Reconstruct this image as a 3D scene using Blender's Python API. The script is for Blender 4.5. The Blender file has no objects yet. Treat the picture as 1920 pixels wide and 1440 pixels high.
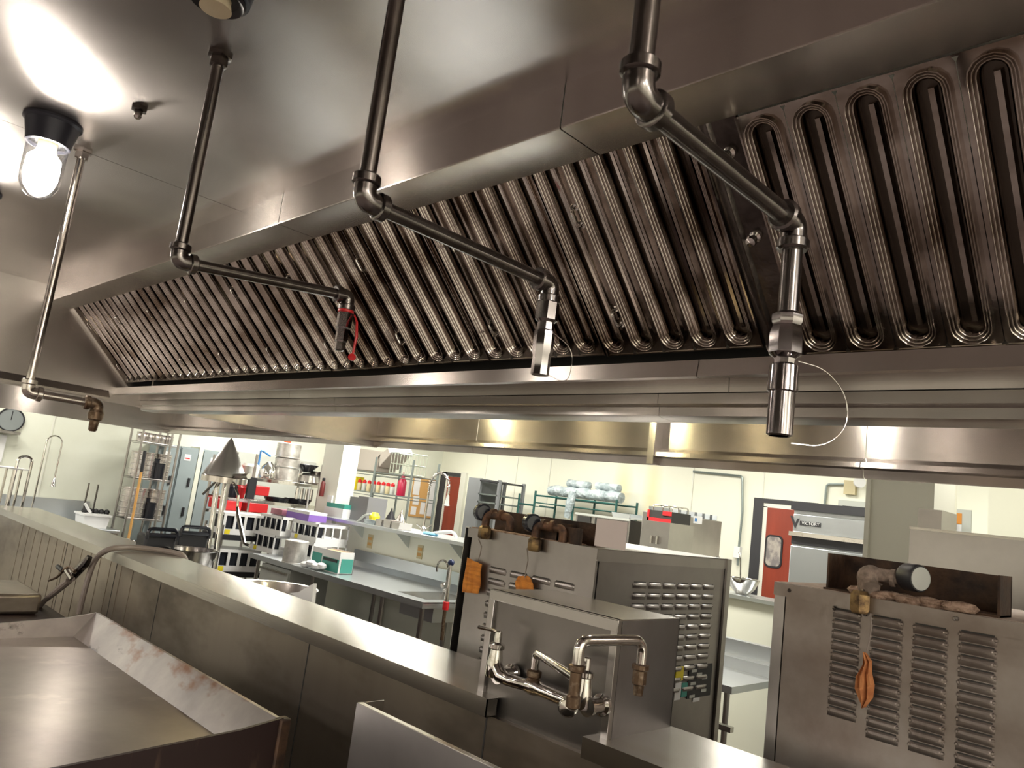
import bpy, bmesh, math, random
from mathutils import Vector, Matrix
random.seed(7)
PI = math.pi
S = bpy.context.scene
COL = S.collection

# ------------------------------------------------------------------ camera
YAW, PIT, ROL, FPX = 0.788733, 0.157397, 0.128475, 1421.8
CAM = Vector((0, 0, 1.73))
fw = Vector((-math.sin(YAW)*math.cos(PIT), math.cos(YAW)*math.cos(PIT), math.sin(PIT)))
r0 = Vector((math.cos(YAW), math.sin(YAW), 0)); u0 = r0.cross(fw)
rt = math.cos(ROL)*r0 + math.sin(ROL)*u0
up = -math.sin(ROL)*r0 + math.cos(ROL)*u0
cd = bpy.data.cameras.new('camera'); cam = bpy.data.objects.new('camera', cd); COL.objects.link(cam)
cam.matrix_world = Matrix(((rt.x, up.x, -fw.x, CAM.x), (rt.y, up.y, -fw.y, CAM.y), (rt.z, up.z, -fw.z, CAM.z), (0, 0, 0, 1)))
cd.sensor_fit = 'HORIZONTAL'; cd.sensor_width = 36.0; cd.lens = FPX*36/1920; cd.clip_start = 0.02; cd.clip_end = 60
S.camera = cam

# ------------------------------------------------------------------ world, exposure, room and fill lights
w = bpy.data.worlds.new('world'); S.world = w; w.use_nodes = True
w.node_tree.nodes['Background'].inputs[0].default_value = (0.8, 0.78, 0.75, 1)
w.node_tree.nodes['Background'].inputs[1].default_value = 0.03
S.view_settings.view_transform = 'Standard'; S.view_settings.look = 'None'
S.view_settings.exposure = 0.0; S.view_settings.gamma = 1.0; S.view_settings.use_curve_mapping = False

def area(name, loc, sx, sy, power, col, rot=(0, 0, 0)):
    l = bpy.data.lights.new(name, 'AREA'); l.shape = 'RECTANGLE'; l.size = sx; l.size_y = sy
    l.energy = power; l.color = col
    o = bpy.data.objects.new(name, l); COL.objects.link(o); o.location = loc; o.rotation_euler = rot
    return o
FLU = (1.0, 0.97, 0.88)
WRM = (1.0, 0.93, 0.89)
# fluorescent troffers of the prep side (far aisle), left aisle and cook aisle, plus added fills
area('troffer_and_fill', (3.2, 1.5, 2.94), .6, 1.2, 120, WRM)  # unseen fill, added to brighten the right wall mirrored in the filters
area('troffer_and_fill', (3.2, -1.0, 2.94), .6, 1.2, 100, WRM)  # second added fill for the right wall, no known fixture
area('troffer_and_fill', (1.6, 5.2, 2.94), 1.2, .6, 30, FLU)
for x in (-8.6, -6.2, -3.8, -1.4):
    area('troffer_and_fill', (x, 4.9, 2.94), 1.2, .6, 75, FLU)
    area('troffer_and_fill', (x, 7.2, 2.94), 1.2, .6, 40, FLU)
area('troffer_and_fill', (-9.2, 1.6, 2.94), .6, 1.2, 40, FLU)
area('troffer_and_fill', (-9.2, -1.0, 2.94), .6, 1.2, 30, FLU)
for x in (-7.0, -4.2, -1.6, 1.2):
    area('troffer_and_fill', (x, -1.7, 2.94), 1.2, .6, 45, WRM)
    area('troffer_and_fill', (x, -3.4, 2.94), 1.2, .6, 50, WRM)  # unseen row, added for a shallow angle onto the ledge and ovens
    area('troffer_and_fill', (x, -5.2, 2.94), 1.2, .6, 45, WRM)  # deeper unseen row, added to reach the ledge too

# ------------------------------------------------------------------ pixel helper (photo pixel -> point on a plane)
def P(px, py, x=None, y=None, z=None):
    d = rt*((px-960)/FPX) - up*((py-720)/FPX) + fw
    if x is not None: t = (x-CAM.x)/d.x
    elif y is not None: t = (y-CAM.y)/d.y
    else: t = (z-CAM.z)/d.z
    return CAM + d*t
def RY(Y, l, t, r, b):
    m = (t+b)/2; c = (l+r)/2
    return P(l, m, y=Y).x, P(r, m, y=Y).x, P(c, b, y=Y).z, P(c, t, y=Y).z
def RX(X, l, t, r, b):
    m = (t+b)/2; c = (l+r)/2
    return P(l, m, x=X).y, P(r, m, x=X).y, P(c, b, x=X).z, P(c, t, x=X).z

# ------------------------------------------------------------------ materials
MATS = {}
def mat(name, col, rough=.5, metal=0, spec=None, noise=None, bump=None, aniso=0, emit=None, trans=0, alpha=1, coat=0):
    """noise = (scale xyz, colour b, lo, hi); bump = list of (scale xyz, strength, distance)"""
    if name in MATS: return MATS[name]
    m = bpy.data.materials.new(name); m.use_nodes = True; MATS[name] = m
    nt = m.node_tree; N = nt.nodes; L = nt.links; b = N['Principled BSDF']
    b.inputs['Base Color'].default_value = (*col, 1); b.inputs['Roughness'].default_value = rough
    b.inputs['Metallic'].default_value = metal
    if spec is not None: b.inputs['Specular IOR Level'].default_value = spec
    if coat: b.inputs['Coat Weight'].default_value = coat
    if trans: b.inputs['Transmission Weight'].default_value = trans
    if alpha < 1: b.inputs['Alpha'].default_value = alpha
    if emit: b.inputs['Emission Color'].default_value = (*emit[0], 1); b.inputs['Emission Strength'].default_value = emit[1]
    tc = None
    def coords(scale):
        nonlocal tc
        if tc is None: tc = N.new('ShaderNodeNewGeometry')
        mp = N.new('ShaderNodeMapping'); mp.inputs['Scale'].default_value = scale
        L.new(tc.outputs['Position'], mp.inputs['Vector']); return mp.outputs['Vector']
    if noise:
        for i, (sc, c2, lo, hi) in enumerate(noise if isinstance(noise, list) else [noise]):
            n = N.new('ShaderNodeTexNoise'); n.inputs['Scale'].default_value = 1; n.inputs['Detail'].default_value = 5; n.inputs['Roughness'].default_value = .6
            L.new(coords(sc), n.inputs['Vector'])
            r = N.new('ShaderNodeMapRange'); r.inputs[1].default_value = lo; r.inputs[2].default_value = hi
            L.new(n.outputs['Fac'], r.inputs[0])
            mx = N.new('ShaderNodeMix'); mx.data_type = 'RGBA'
            src = b.inputs['Base Color'].links[0].from_socket if b.inputs['Base Color'].links else None
            if src: L.new(src, mx.inputs[6])
            else: mx.inputs[6].default_value = (*col, 1)
            mx.inputs[7].default_value = (*c2, 1); L.new(r.outputs[0], mx.inputs[0])
            L.new(mx.outputs[2], b.inputs['Base Color'])
    if bump:
        prev = None
        for sc, st, dist in bump:
            n = N.new('ShaderNodeTexNoise'); n.inputs['Scale'].default_value = 1; n.inputs['Detail'].default_value = 2
            L.new(coords(sc), n.inputs['Vector'])
            bp = N.new('ShaderNodeBump'); bp.inputs['Strength'].default_value = st; bp.inputs['Distance'].default_value = dist
            L.new(n.outputs['Fac'], bp.inputs['Height'])
            if prev: L.new(prev.outputs['Normal'], bp.inputs['Normal'])
            prev = bp
        L.new(prev.outputs['Normal'], b.inputs['Normal'])
    if aniso:
        b.inputs['Anisotropic'].default_value = abs(aniso)
        t = N.new('ShaderNodeTangent'); t.direction_type = 'UV_MAP'; t.uv_map = 'UVMap'
        L.new(t.outputs[0], b.inputs['Tangent'])
        if aniso < 0: b.inputs['Anisotropic Rotation'].default_value = .25
    return m

M = {}
M['hood'] = mat('hood_stainless', (.62, .585, .565), .27, 1, aniso=-.85, noise=((1.6, 1.6, 1.6), (.46, .43, .42), .35, .75),
                bump=[((.8, 1.1, 1.0), .35, .05), ((2.4, 2.4, 2.4), .2, .01), ((60, 60, 60), .05, .0008)])
M['hoodflat'] = mat('hood_flat_stainless', (.66, .625, .59), .25, 1, aniso=-.85, noise=((1.3, .1, .1), (.50, .46, .43), .42, .58), bump=[((1.2, 1.2, 1.2), .15, .01), ((3, 240, 240), .08, .0008)])
M['filter'] = mat('filter_stainless', (.60, .555, .51), .09, 1, noise=((2.5, 5, 5), (.20, .155, .12), .42, .66), bump=[((9, 9, 9), .1, .003)])
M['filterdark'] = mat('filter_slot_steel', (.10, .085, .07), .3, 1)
M['steel'] = mat('brushed_stainless', (.50, .48, .46), .3, 1, aniso=.6, noise=((2.5, 2.5, 2.5), (.38, .36, .345), .3, .8), bump=[((240, 240, 3), .1, .001), ((2, 2, 2), .3, .008)])
M['steelh'] = mat('ledge_stainless', (.60, .575, .53), .27, 1, aniso=.6, noise=((1.5, 6, 6), (.48, .45, .39), .4, .8), bump=[((2, 180, 180), .08, .001)])
M['panel'] = mat('greasy_splash_panel', (.38, .33, .27), .38, .9, noise=[((6, 6, .8), (.34, .29, .235), .40, .75), ((.9, .9, 2.2), (.10, .08, .06), .46, .70)], bump=[((2, 2, 2), .2, .01)])
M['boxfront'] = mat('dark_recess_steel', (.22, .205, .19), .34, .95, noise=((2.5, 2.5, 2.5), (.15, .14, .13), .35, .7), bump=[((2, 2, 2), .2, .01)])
M['splash'] = mat('clean_steel_plate', (.46, .45, .46), .36, 1, noise=((3, 3, 3), (.36, .345, .35), .4, .8), bump=[((220, 3, 3), .1, .001)])
M['table'] = mat('table_stainless', (.62, .65, .67), .30, .9, aniso=.4)
M['chrome'] = mat('chrome', (.70, .68, .65), .10, 1, noise=((40, 40, 40), (.30, .25, .18), .55, .8))
M['pipe'] = mat('dark_steel_pipe', (.20, .185, .175), .22, 1, noise=((30, 30, 8), (.35, .33, .31), .5, .8))
M['darkchrome'] = mat('dark_chrome', (.38, .36, .36), .10, 1)
M['pipelight'] = mat('chromed_pipe', (.62, .58, .54), .16, 1, noise=((30, 30, 12), (.3, .27, .25), .55, .8))
M['griddle'] = mat('seasoned_griddle', (.52, .475, .43), .3, 1, noise=[((3, 3, 3), (.36, .32, .30), .35, .7), ((9, 5, 5), (.68, .62, .54), .6, .85)], bump=[((30, 30, 30), .15, .002)])
M['gsplash'] = mat('griddle_splash_steel', (.38, .345, .32), .36, 1, noise=[((4, 4, 4), (.26, .235, .225), .35, .65), ((2.1, 4, 4), (.20, .10, .06), .52, .60), ((2.6, 5, 5), (.03, .028, .032), .60, .66)])
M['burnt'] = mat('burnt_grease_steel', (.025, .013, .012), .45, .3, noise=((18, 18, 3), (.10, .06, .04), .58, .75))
M['cab'] = mat('cabinet_steel', (.40, .375, .36), .36, 1, noise=[((2.5, 2.5, 2.5), (.30, .28, .27), .35, .7)], bump=[((3, 3, 3), .3, .01), ((3, 3, 260), .06, .001)])
M['cabdirty'] = mat('dusty_cabinet_steel', (.31, .275, .25), .45, .9, noise=[((4, 4, 4), (.21, .17, .145), .38, .66), ((7, 7, 3), (.12, .08, .055), .6, .8)], bump=[((3, 3, 3), .3, .01)])
M['cabtop'] = mat('dusty_cabinet_top', (.44, .36, .31), .75, .3, noise=((25, 25, 25), (.30, .22, .17), .4, .7), bump=[((60, 60, 60), .5, .004)])
M['rust'] = mat('greasy_brown_metal', (.085, .045, .025), .55, .4, noise=((14, 14, 14), (.022, .013, .01), .4, .65), bump=[((50, 50, 50), .5, .004)])
M['dustpipe'] = mat('dusty_grey_pipe', (.17, .13, .105), .85, .1, noise=((40, 40, 40), (.34, .26, .21), .45, .7), bump=[((90, 90, 90), .6, .004)])
M['fuzz'] = mat('brown_grease_dust', (.40, .28, .21), .95, 0, noise=((40, 40, 40), (.14, .08, .05), .4, .65), bump=[((90, 90, 90), 1, .006)])
M['rustpipe'] = mat('rusty_gas_pipe', (.15, .075, .04), .55, .5, noise=((30, 30, 30), (.05, .03, .022), .4, .65))
M['brass'] = mat('grimy_brass', (.30, .20, .09), .4, .8, noise=((30, 30, 30), (.08, .05, .03), .45, .65))
M['bronze'] = mat('tarnished_bronze', (.15, .10, .065), .38, .9, noise=((50, 50, 50), (.34, .27, .20), .5, .7))
M['rag'] = mat('orange_cloth', (.66, .25, .035), .8, 0, noise=((9, 9, 60), (.36, .11, .015), .4, .7))
M['black'] = mat('black_rubber', (.012, .012, .016), .45)
M['blackm'] = mat('black_enamel', (.016, .018, .026), .22)
M['dark'] = mat('dark_lamp_base', (.03, .032, .045), .4, .3)
M['white'] = mat('white_plastic', (.78, .78, .78), .4)
M['paper'] = mat('white_paper', (.80, .80, .80), .8)
M['wall'] = mat('cream_wall_panel', (.82, .82, .70), .35, noise=((.8, .8, .8), (.78, .775, .65), .4, .7))
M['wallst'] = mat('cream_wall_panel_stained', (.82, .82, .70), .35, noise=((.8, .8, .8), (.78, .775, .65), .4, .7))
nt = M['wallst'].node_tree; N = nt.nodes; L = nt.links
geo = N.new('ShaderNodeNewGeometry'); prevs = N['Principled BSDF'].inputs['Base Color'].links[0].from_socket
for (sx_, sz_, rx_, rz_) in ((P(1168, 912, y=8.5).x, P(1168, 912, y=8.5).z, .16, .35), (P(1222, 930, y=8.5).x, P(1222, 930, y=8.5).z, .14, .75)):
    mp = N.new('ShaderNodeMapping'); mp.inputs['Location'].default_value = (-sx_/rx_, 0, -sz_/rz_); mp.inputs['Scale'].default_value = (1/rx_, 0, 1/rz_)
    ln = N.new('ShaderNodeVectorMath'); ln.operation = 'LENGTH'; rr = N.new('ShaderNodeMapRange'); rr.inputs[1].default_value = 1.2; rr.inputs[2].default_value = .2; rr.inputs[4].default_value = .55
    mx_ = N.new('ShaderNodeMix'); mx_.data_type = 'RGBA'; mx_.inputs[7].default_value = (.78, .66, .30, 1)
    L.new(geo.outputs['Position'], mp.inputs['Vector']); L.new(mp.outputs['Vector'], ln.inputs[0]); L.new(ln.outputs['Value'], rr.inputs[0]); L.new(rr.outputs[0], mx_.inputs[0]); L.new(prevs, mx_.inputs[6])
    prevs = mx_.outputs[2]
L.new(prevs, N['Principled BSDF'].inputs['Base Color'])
M['wallg'] = mat('cool_white_wall_panel', (.76, .78, .68), .35, noise=((.9, .9, .9), (.68, .69, .58), .4, .7))
M['column'] = mat('column_white', (.74, .74, .66), .4)
M['floor'] = mat('quarry_tile_floor', (.10, .07, .058), .5, noise=((6, 6, 6), (.065, .045, .038), .4, .6))
M['ceil'] = mat('ceiling_tile', (.78, .77, .72), .8)
M['red'] = mat('red_door_laminate', (.30, .045, .02), .4, noise=((6, 6, .8), (.24, .035, .016), .4, .6))
M['redp'] = mat('red_plastic', (.62, .02, .025), .35)
M['blackfr'] = mat('dark_frame_paint', (.035, .035, .04), .4)
M['greyp'] = mat('locker_blue_grey', (.28, .335, .35), .45)
M['greyl'] = mat('light_grey_panel', (.50, .52, .48), .5)
M['teal'] = mat('teal_print', (.06, .33, .27), .5)
M['purple'] = mat('purple_print', (.26, .14, .52), .5)
M['yellow'] = mat('yellow_label', (.80, .66, .02), .5)
M['cork'] = mat('cork', (.62, .36, .13), .8)
M['alu'] = mat('aluminium_pot', (.72, .70, .67), .45, .75, noise=((8, 8, 8), (.38, .36, .34), .4, .7))
M['potsteel'] = mat('pot_stainless', (.66, .63, .60), .25, .9, noise=((5, 5, 5), (.50, .47, .45), .4, .7))
M['greenwire'] = mat('green_epoxy_wire', (.015, .09, .08), .4)
M['greywire'] = mat('grey_wire', (.25, .29, .28), .35, .6)
M['bag'] = mat('clear_plastic_wrap', (.30, .36, .38), .15, 0, noise=((7, 7, 7), (.62, .68, .70), .4, .7), bump=[((14, 14, 14), 1, .03)])
M['wood'] = mat('broom_wood', (.62, .33, .09), .5)
M['beige'] = mat('beige_plastic', (.58, .50, .30), .5)
M['taupe'] = mat('taupe_plastic', (.50, .45, .40), .5)
M['blue'] = mat('blue_plastic', (.05, .22, .55), .4)
M['bluel'] = mat('light_blue_cloth', (.20, .50, .72), .7)
M['fridge'] = mat('fridge_steel', (.46, .49, .51), .36, .9)
M['hose'] = mat('grey_hose', (.22, .18, .155), .5)
M['winglass'] = mat('door_window_glass', (.42, .38, .34), .12, 0, noise=((9, 9, 9), (.22, .2, .2), .45, .6))
M['bulb'] = mat('lamp_bulb', (1, 1, 1), .5, emit=((1.0, .91, .80), 130))
M['bulby'] = mat('yellow_lamp_bulb', (1, 1, 1), .5, emit=((1.0, .88, .50), 140))
M['reflector'] = mat('lamp_socket_ceramic', (.72, .62, .42), .5)
M['orangesign'] = mat('orange_sign', (.62, .24, .03), .6)
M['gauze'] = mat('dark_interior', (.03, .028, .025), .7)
g = bpy.data.materials.new('clear_glass_globe'); g.use_nodes = True; MATS['g'] = g; nt = g.node_tree
b = nt.nodes['Principled BSDF']; nt.nodes.remove(b)
tr = nt.nodes.new('ShaderNodeBsdfTransparent'); tr.inputs[0].default_value = (.93, .93, .93, 1)
gl = nt.nodes.new('ShaderNodeBsdfGlossy'); gl.inputs['Roughness'].default_value = .08
fr = nt.nodes.new('ShaderNodeLayerWeight'); fr.inputs[0].default_value = .35
mx = nt.nodes.new('ShaderNodeMixShader'); nt.links.new(fr.outputs['Facing'], mx.inputs[0])
nt.links.new(tr.outputs[0], mx.inputs[1]); nt.links.new(gl.outputs[0], mx.inputs[2]); nt.links.new(mx.outputs[0], nt.nodes['Material Output'].inputs[0])
M['glass'] = g

# ------------------------------------------------------------------ mesh builder
class MB:
    def __init__(s): s.v = []; s.f = []; s.mi = []; s.cur = 0
    def add(s, vs, fs):
        o = len(s.v); s.v += [Vector(v) for v in vs]
        for f in fs: s.f.append([i+o for i in f]); s.mi.append(s.cur)
        return s
    def m(s, i): s.cur = i; return s
    def box(s, x0, x1, y0, y1, z0, z1):
        if x0 > x1: x0, x1 = x1, x0
        if y0 > y1: y0, y1 = y1, y0
        if z0 > z1: z0, z1 = z1, z0
        return s.add([(x0, y0, z0), (x1, y0, z0), (x1, y1, z0), (x0, y1, z0), (x0, y0, z1), (x1, y0, z1), (x1, y1, z1), (x0, y1, z1)],
                     [(0, 3, 2, 1), (4, 5, 6, 7), (0, 1, 5, 4), (1, 2, 6, 5), (2, 3, 7, 6), (3, 0, 4, 7)])
    def prism(s, pts, a0, a1, axis='x'):
        n = len(pts)
        def mk(p, a):
            return (a, p[0], p[1]) if axis == 'x' else ((p[0], a, p[1]) if axis == 'y' else (p[0], p[1], a))
        vs = [mk(p, a0) for p in pts] + [mk(p, a1) for p in pts]
        fs = [tuple(range(n))[::-1], tuple(range(n, 2*n))] + [(i, (i+1) % n, n+(i+1) % n, n+i) for i in range(n)]
        return s.add(vs, fs)
    def sheet(s, pts, a0, a1, t=.0015, axis='x'):
        """a bent sheet: polyline pts in the plane across the axis, given thickness t"""
        off = []
        n = len(pts)
        for i, p in enumerate(pts):
            p = Vector(p); d = Vector((0, 0))
            if i > 0: d += (p-Vector(pts[i-1])).normalized()
            if i < n-1: d += (Vector(pts[i+1])-p).normalized()
            d.normalize(); off.append((p.x - d.y*t, p.y + d.x*t))
        def mk(p, a):
            return (a, p[0], p[1]) if axis == 'x' else ((p[0], a, p[1]) if axis == 'y' else (p[0], p[1], a))
        A = [mk(p, a0) for p in pts]; B = [mk(p, a1) for p in pts]; A2 = [mk(p, a0) for p in off]; B2 = [mk(p, a1) for p in off]
        fs = []
        for i in range(n-1):
            fs += [(i, i+1, n+i+1, n+i), (2*n+i, 3*n+i, 3*n+i+1, 2*n+i+1), (i, 2*n+i, 2*n+i+1, i+1), (n+i, n+i+1, 3*n+i+1, 3*n+i)]
        fs += [(0, n, 3*n, 2*n), (n-1, 3*n-1, 4*n-1, 2*n-1)]
        return s.add(A+B+A2+B2, fs)
    def tube(s, path, r, n=12, closed=False, caps=True):
        path = [Vector(p) for p in path]; K = len(path)
        rs = r if isinstance(r, (list, tuple)) else [r]*K
        vs = []; prev = None
        for i, p in enumerate(path):
            if closed: d = path[(i+1) % K]-path[i-1]
            else: d = path[min(i+1, K-1)]-path[max(i-1, 0)]
            d.normalize()
            if prev is None:
                a = d.orthogonal().normalized()
            else:
                a = (prev - d*prev.dot(d)).normalized()
            prev = a; bb = d.cross(a)
            vs += [p + (a*math.cos(2*PI*k/n)+bb*math.sin(2*PI*k/n))*rs[i] for k in range(n)]
        fs = []
        for i in range(K if closed else K-1):
            j = (i+1) % K
            fs += [(i*n+k, i*n+(k+1) % n, j*n+(k+1) % n, j*n+k) for k in range(n)]
        if caps and not closed: fs += [tuple(range(n))[::-1], tuple(range((K-1)*n, K*n))]
        return s.add(vs, fs)
    def cyl(s, p, q, r, r2=None, n=16):
        return s.tube([p, q], [r, r if r2 is None else r2], n)
    def lathe(s, prof, c, n=24, axis=Vector((0, 0, 1))):
        c = Vector(c); axis = Vector(axis).normalized(); a = axis.orthogonal().normalized(); bb = axis.cross(a); K = len(prof)
        vs = []
        for r_, z_ in prof: vs += [c+axis*z_+(a*math.cos(2*PI*k/n)+bb*math.sin(2*PI*k/n))*max(r_, 1e-4) for k in range(n)]
        fs = []
        for i in range(K-1): fs += [(i*n+k, i*n+(k+1) % n, (i+1)*n+(k+1) % n, (i+1)*n+k) for k in range(n)]
        if prof[0][0] > 1e-3: fs.append(tuple(range(n))[::-1])
        if prof[-1][0] > 1e-3: fs.append(tuple(range((K-1)*n, K*n)))
        return s.add(vs, fs)
    def ball(s, c, r, n=16, sq=(1, 1, 1)):
        c = Vector(c); vs = []; fs = []; K = n//2
        for i in range(K+1):
            th = PI*i/K
            for k in range(n):
                ph = 2*PI*k/n
                vs.append(c+Vector((r*sq[0]*math.sin(th)*math.cos(ph), r*sq[1]*math.sin(th)*math.sin(ph), r*sq[2]*math.cos(th))))
        for i in range(K): fs += [(i*n+k, i*n+(k+1) % n, (i+1)*n+(k+1) % n, (i+1)*n+k) for k in range(n)]
        return s.add(vs, fs)
    def build(s, name, ms, parent=None, bevel=0, smooth=True, origin=None, ang=.6):
        if origin is None:
            if parent is not None: origin = parent_origin(parent)
            else:
                xs = [v.x for v in s.v]; ys = [v.y for v in s.v]; zs = [v.z for v in s.v]
                origin = Vector(((min(xs)+max(xs))/2, (min(ys)+max(ys))/2, min(zs)))
        me = bpy.data.meshes.new(name)
        me.from_pydata([v-origin for v in s.v], [], s.f)
        ms = ms if isinstance(ms, (list, tuple)) else [ms]
        for q in ms: me.materials.append(M[q] if isinstance(q, str) else q)
        me.polygons.foreach_set('material_index', s.mi)
        bm = bmesh.new(); bm.from_mesh(me)
        bmesh.ops.remove_doubles(bm, verts=bm.verts, dist=1e-6)
        bmesh.ops.recalc_face_normals(bm, faces=bm.faces)
        uv = bm.loops.layers.uv.new('UVMap')
        for f in bm.faces:
            nx, ny, nz = abs(f.normal.x), abs(f.normal.y), abs(f.normal.z)
            for l in f.loops:
                c = l.vert.co+origin
                l[uv].uv = (c.x, c.y) if nz >= nx and nz >= ny else ((c.x, c.z) if ny >= nx else (c.y, c.z))
        bm.to_mesh(me); bm.free()
        if smooth:
            me.shade_smooth(); me.set_sharp_from_angle(angle=ang)
        o = bpy.data.objects.new(name, me); COL.objects.link(o)
        if parent is not None: o.parent = parent; o['_o'] = list(origin)
        else: o.location = origin; o['_o'] = list(origin)
        if bevel:
            md = o.modifiers.new('bevel', 'BEVEL'); md.width = bevel; md.segments = 2; md.limit_method = 'ANGLE'; md.angle_limit = .7
        return o
def parent_origin(p): return Vector(p['_o'])
def thing(name, label, cat, loc, group=None):
    o = bpy.data.objects.new(name, None); COL.objects.link(o); o.location = loc; o['_o'] = list(loc); o.empty_display_size = .05
    o['label'] = label; o['category'] = cat
    if group: o['group'] = group
    return o
def tag(o, label, cat, group=None, kind=None):
    o['label'] = label; o['category'] = cat
    if group: o['group'] = group
    if kind: o['kind'] = kind
    return o
def struct(o, label=None):
    o['kind'] = 'structure'
    if label: o['label'] = label; 
    return o
def dup(root, loc, label=None, group=None):
    r = root.copy(); COL.objects.link(r); r.location = loc
    if label: r['label'] = label
    if group: r['group'] = group
    for ch in list(root.children):
        c = ch.copy(); COL.objects.link(c); c.parent = r
        for g_ in list(ch.children):
            d = g_.copy(); COL.objects.link(d); d.parent = c
    return r
def arc(c, r, a0, a1, e1, e2, n=8):
    c = Vector(c); e1 = Vector(e1); e2 = Vector(e2)
    return [c + (e1*math.cos(a0+(a1-a0)*i/n)+e2*math.sin(a0+(a1-a0)*i/n))*r for i in range(n+1)]
def bend(pts, r, n=6):
    """round the corners of a polyline"""
    pts = [Vector(p) for p in pts]; out = [pts[0]]
    for i in range(1, len(pts)-1):
        a, b_, c = pts[i-1], pts[i], pts[i+1]
        d1 = (a-b_).normalized(); d2 = (c-b_).normalized()
        rr = min(r, (a-b_).length*.49, (c-b_).length*.49)
        p1 = b_+d1*rr; p2 = b_+d2*rr
        for k in range(n+1):
            t = k/n; out.append(p1*(1-t)**2+b_*2*t*(1-t)+p2*t*t)
    out.append(pts[-1]); return out

# ================================================================== room shell
XL, YF, ZC = -10.0, 8.5, 3.0
struct(MB().box(XL-.3, 4.2, -6.7, YF+.3, -.1, 0).build('floor', 'floor'))
struct(MB().box(XL-.3, 4.2, -6.7, YF+.3, ZC, ZC+.1).build('ceiling', 'ceil'))
struct(MB().box(XL-.2, XL, -6.5, YF+.2, 0, ZC).build('wall_left', 'wallg'))
struct(MB().box(XL, 4, YF, YF+.2, 0, ZC).build('wall_far', 'wallst'))
struct(MB().box(4, 4.2, -6.5, YF+.2, 0, ZC).build('wall_right', 'wall'))
struct(MB().box(XL-.2, 4.2, -6.7, -6.5, 0, ZC).build('wall_near', 'wall'))
# seams between wall panels (thin battens)
k = 0
for px in (905, 963, 1026, 1297, 1430):
    x = P(px, 930, y=YF).x; k += 1
    struct(MB().box(x-.008, x+.008, YF-.008, YF, 1.0, ZC).build('trim_%d' % k, 'column'))
for px in (85, 430):
    y = P(px, 860, x=XL).y; k += 1
    struct(MB().box(XL, XL+.008, y-.01, y+.01, .2, ZC).build('trim_%d' % k, 'column'))

# ================================================================== exhaust hoods
X0, X1 = -5.22, 1.6
H, K = 2.03, 2.687
near = thing('exhaust_hood', 'long brushed stainless canopy hood overhead with a row of grease filters', 'hood', (-1.8, .7, H))
# ceiling in three sheets with seams
for a, b_ in ((X0, -2.722), (-2.718, .1), (.104, X1)):
    MB().box(a, b_, -.45, 1.15, K, K+.003).build('ceiling_panel', 'hood', near)
for a, b_ in ((X0, -4.302), (-4.3, -2.392), (-2.388, -1.112), (-1.108, .3), (.304, X1)):
    MB().sheet([(1.15, K), (1.15, 2.580), (1.1515, 2.577), (1.1545, 2.576), (1.295, 2.576), (1.31, 2.60)], a, b_, .002).build('fascia_panel', 'hoodflat', near, ang=.35)
MB().box(X0-.003, X0, -.45, 1.85, 2.05, K).build('end_panel', 'hood', near)
MB().prism([(X0, 2.12), (X0+.055, 2.075), (X0+.055, 2.06), (X0, 2.06)], -.45, 1.60, 'y').build('end_gutter', 'hoodflat', near)
MB().box(X0, X1, -.453, -.45, H, K).build('front_skirt', 'hood', near)
MB().prism([(-.45, 2.12), (-.39, 2.07), (-.39, 2.06), (-.45, 2.06)], X0, X1).build('front_gutter', 'hoodflat', near)
# back plenum behind filters and the trough and beam below them
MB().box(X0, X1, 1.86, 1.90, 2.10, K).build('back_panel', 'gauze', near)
for a, b_ in ((X0, -3.30), (-3.298, -1.0), (-.998, X1)):
    MB().sheet([(1.745, 2.175), (1.72, 2.150), (1.64, 2.148), (1.632, 2.104), (1.65, 2.102), (1.652, 2.135), (1.795, 2.15), (1.80, 2.097)], a, b_, .002).build('grease_trough', 'hoodflat', near, ang=.35)
for a, b_ in ((X0, -4.62), (-4.618, -2.9), (-2.898, -1.22), (-1.218, X1)):
    MB().sheet([(1.80, 2.094), (1.80, 2.066), (1.812, 2.058), (1.812, 2.034), (1.83, H), (1.915, H), (1.93, 2.05)], a, b_, .003).build('centre_beam', 'hoodflat', near, ang=.35)
# end wall strip beside the filters
MB().prism([(1.27, 2.60), (1.30, 2.60), (1.74, 2.16), (1.70, 2.16)], X0, X0+.045).build('side_rail', 'hoodflat', near)

XF = -4.75
far = thing('exhaust_hood', 'second stainless canopy hood beyond the centre beam, its bright skirt facing the cook line', 'hood', (-2.0, 2.6, H))
MB().box(XF, X1, 1.94, 3.36, K, K+.003).build('ceiling_panel', 'hood', far)
MB().box(XF, X1, 1.935, 1.94, 2.06, K).build('back_panel', 'hood', far)
for a, b_ in ((XF, -3.642), (-3.638, -2.262), (-2.222, -1.2), (-1.196, X1)):
    MB().box(a, b_, 3.357, 3.36, H, K).build('skirt_panel', 'hoodflat', far)
    MB().prism([(3.357, 2.118), (3.300, 2.094), (3.297, 2.072), (3.335, 2.066), (3.345, 2.033), (3.357, 2.033)], a, b_).build('gutter', 'hoodflat', far, ang=.35)
MB().box(-2.262, -2.222, 3.29, 3.357, H, K-.002).build('joint_strip', 'hoodflat', far)
MB().box(XF-.003, XF+.003, 1.935, 3.36, H, K).build('end_panel', 'hood', far)
MB().prism([(XF-.004, H), (XF-.004, H-.006), (XF+.03, H-.006), (XF+.03, H)], 1.935, 3.36, 'y').build('end_edge', 'hoodflat', far)

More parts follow.
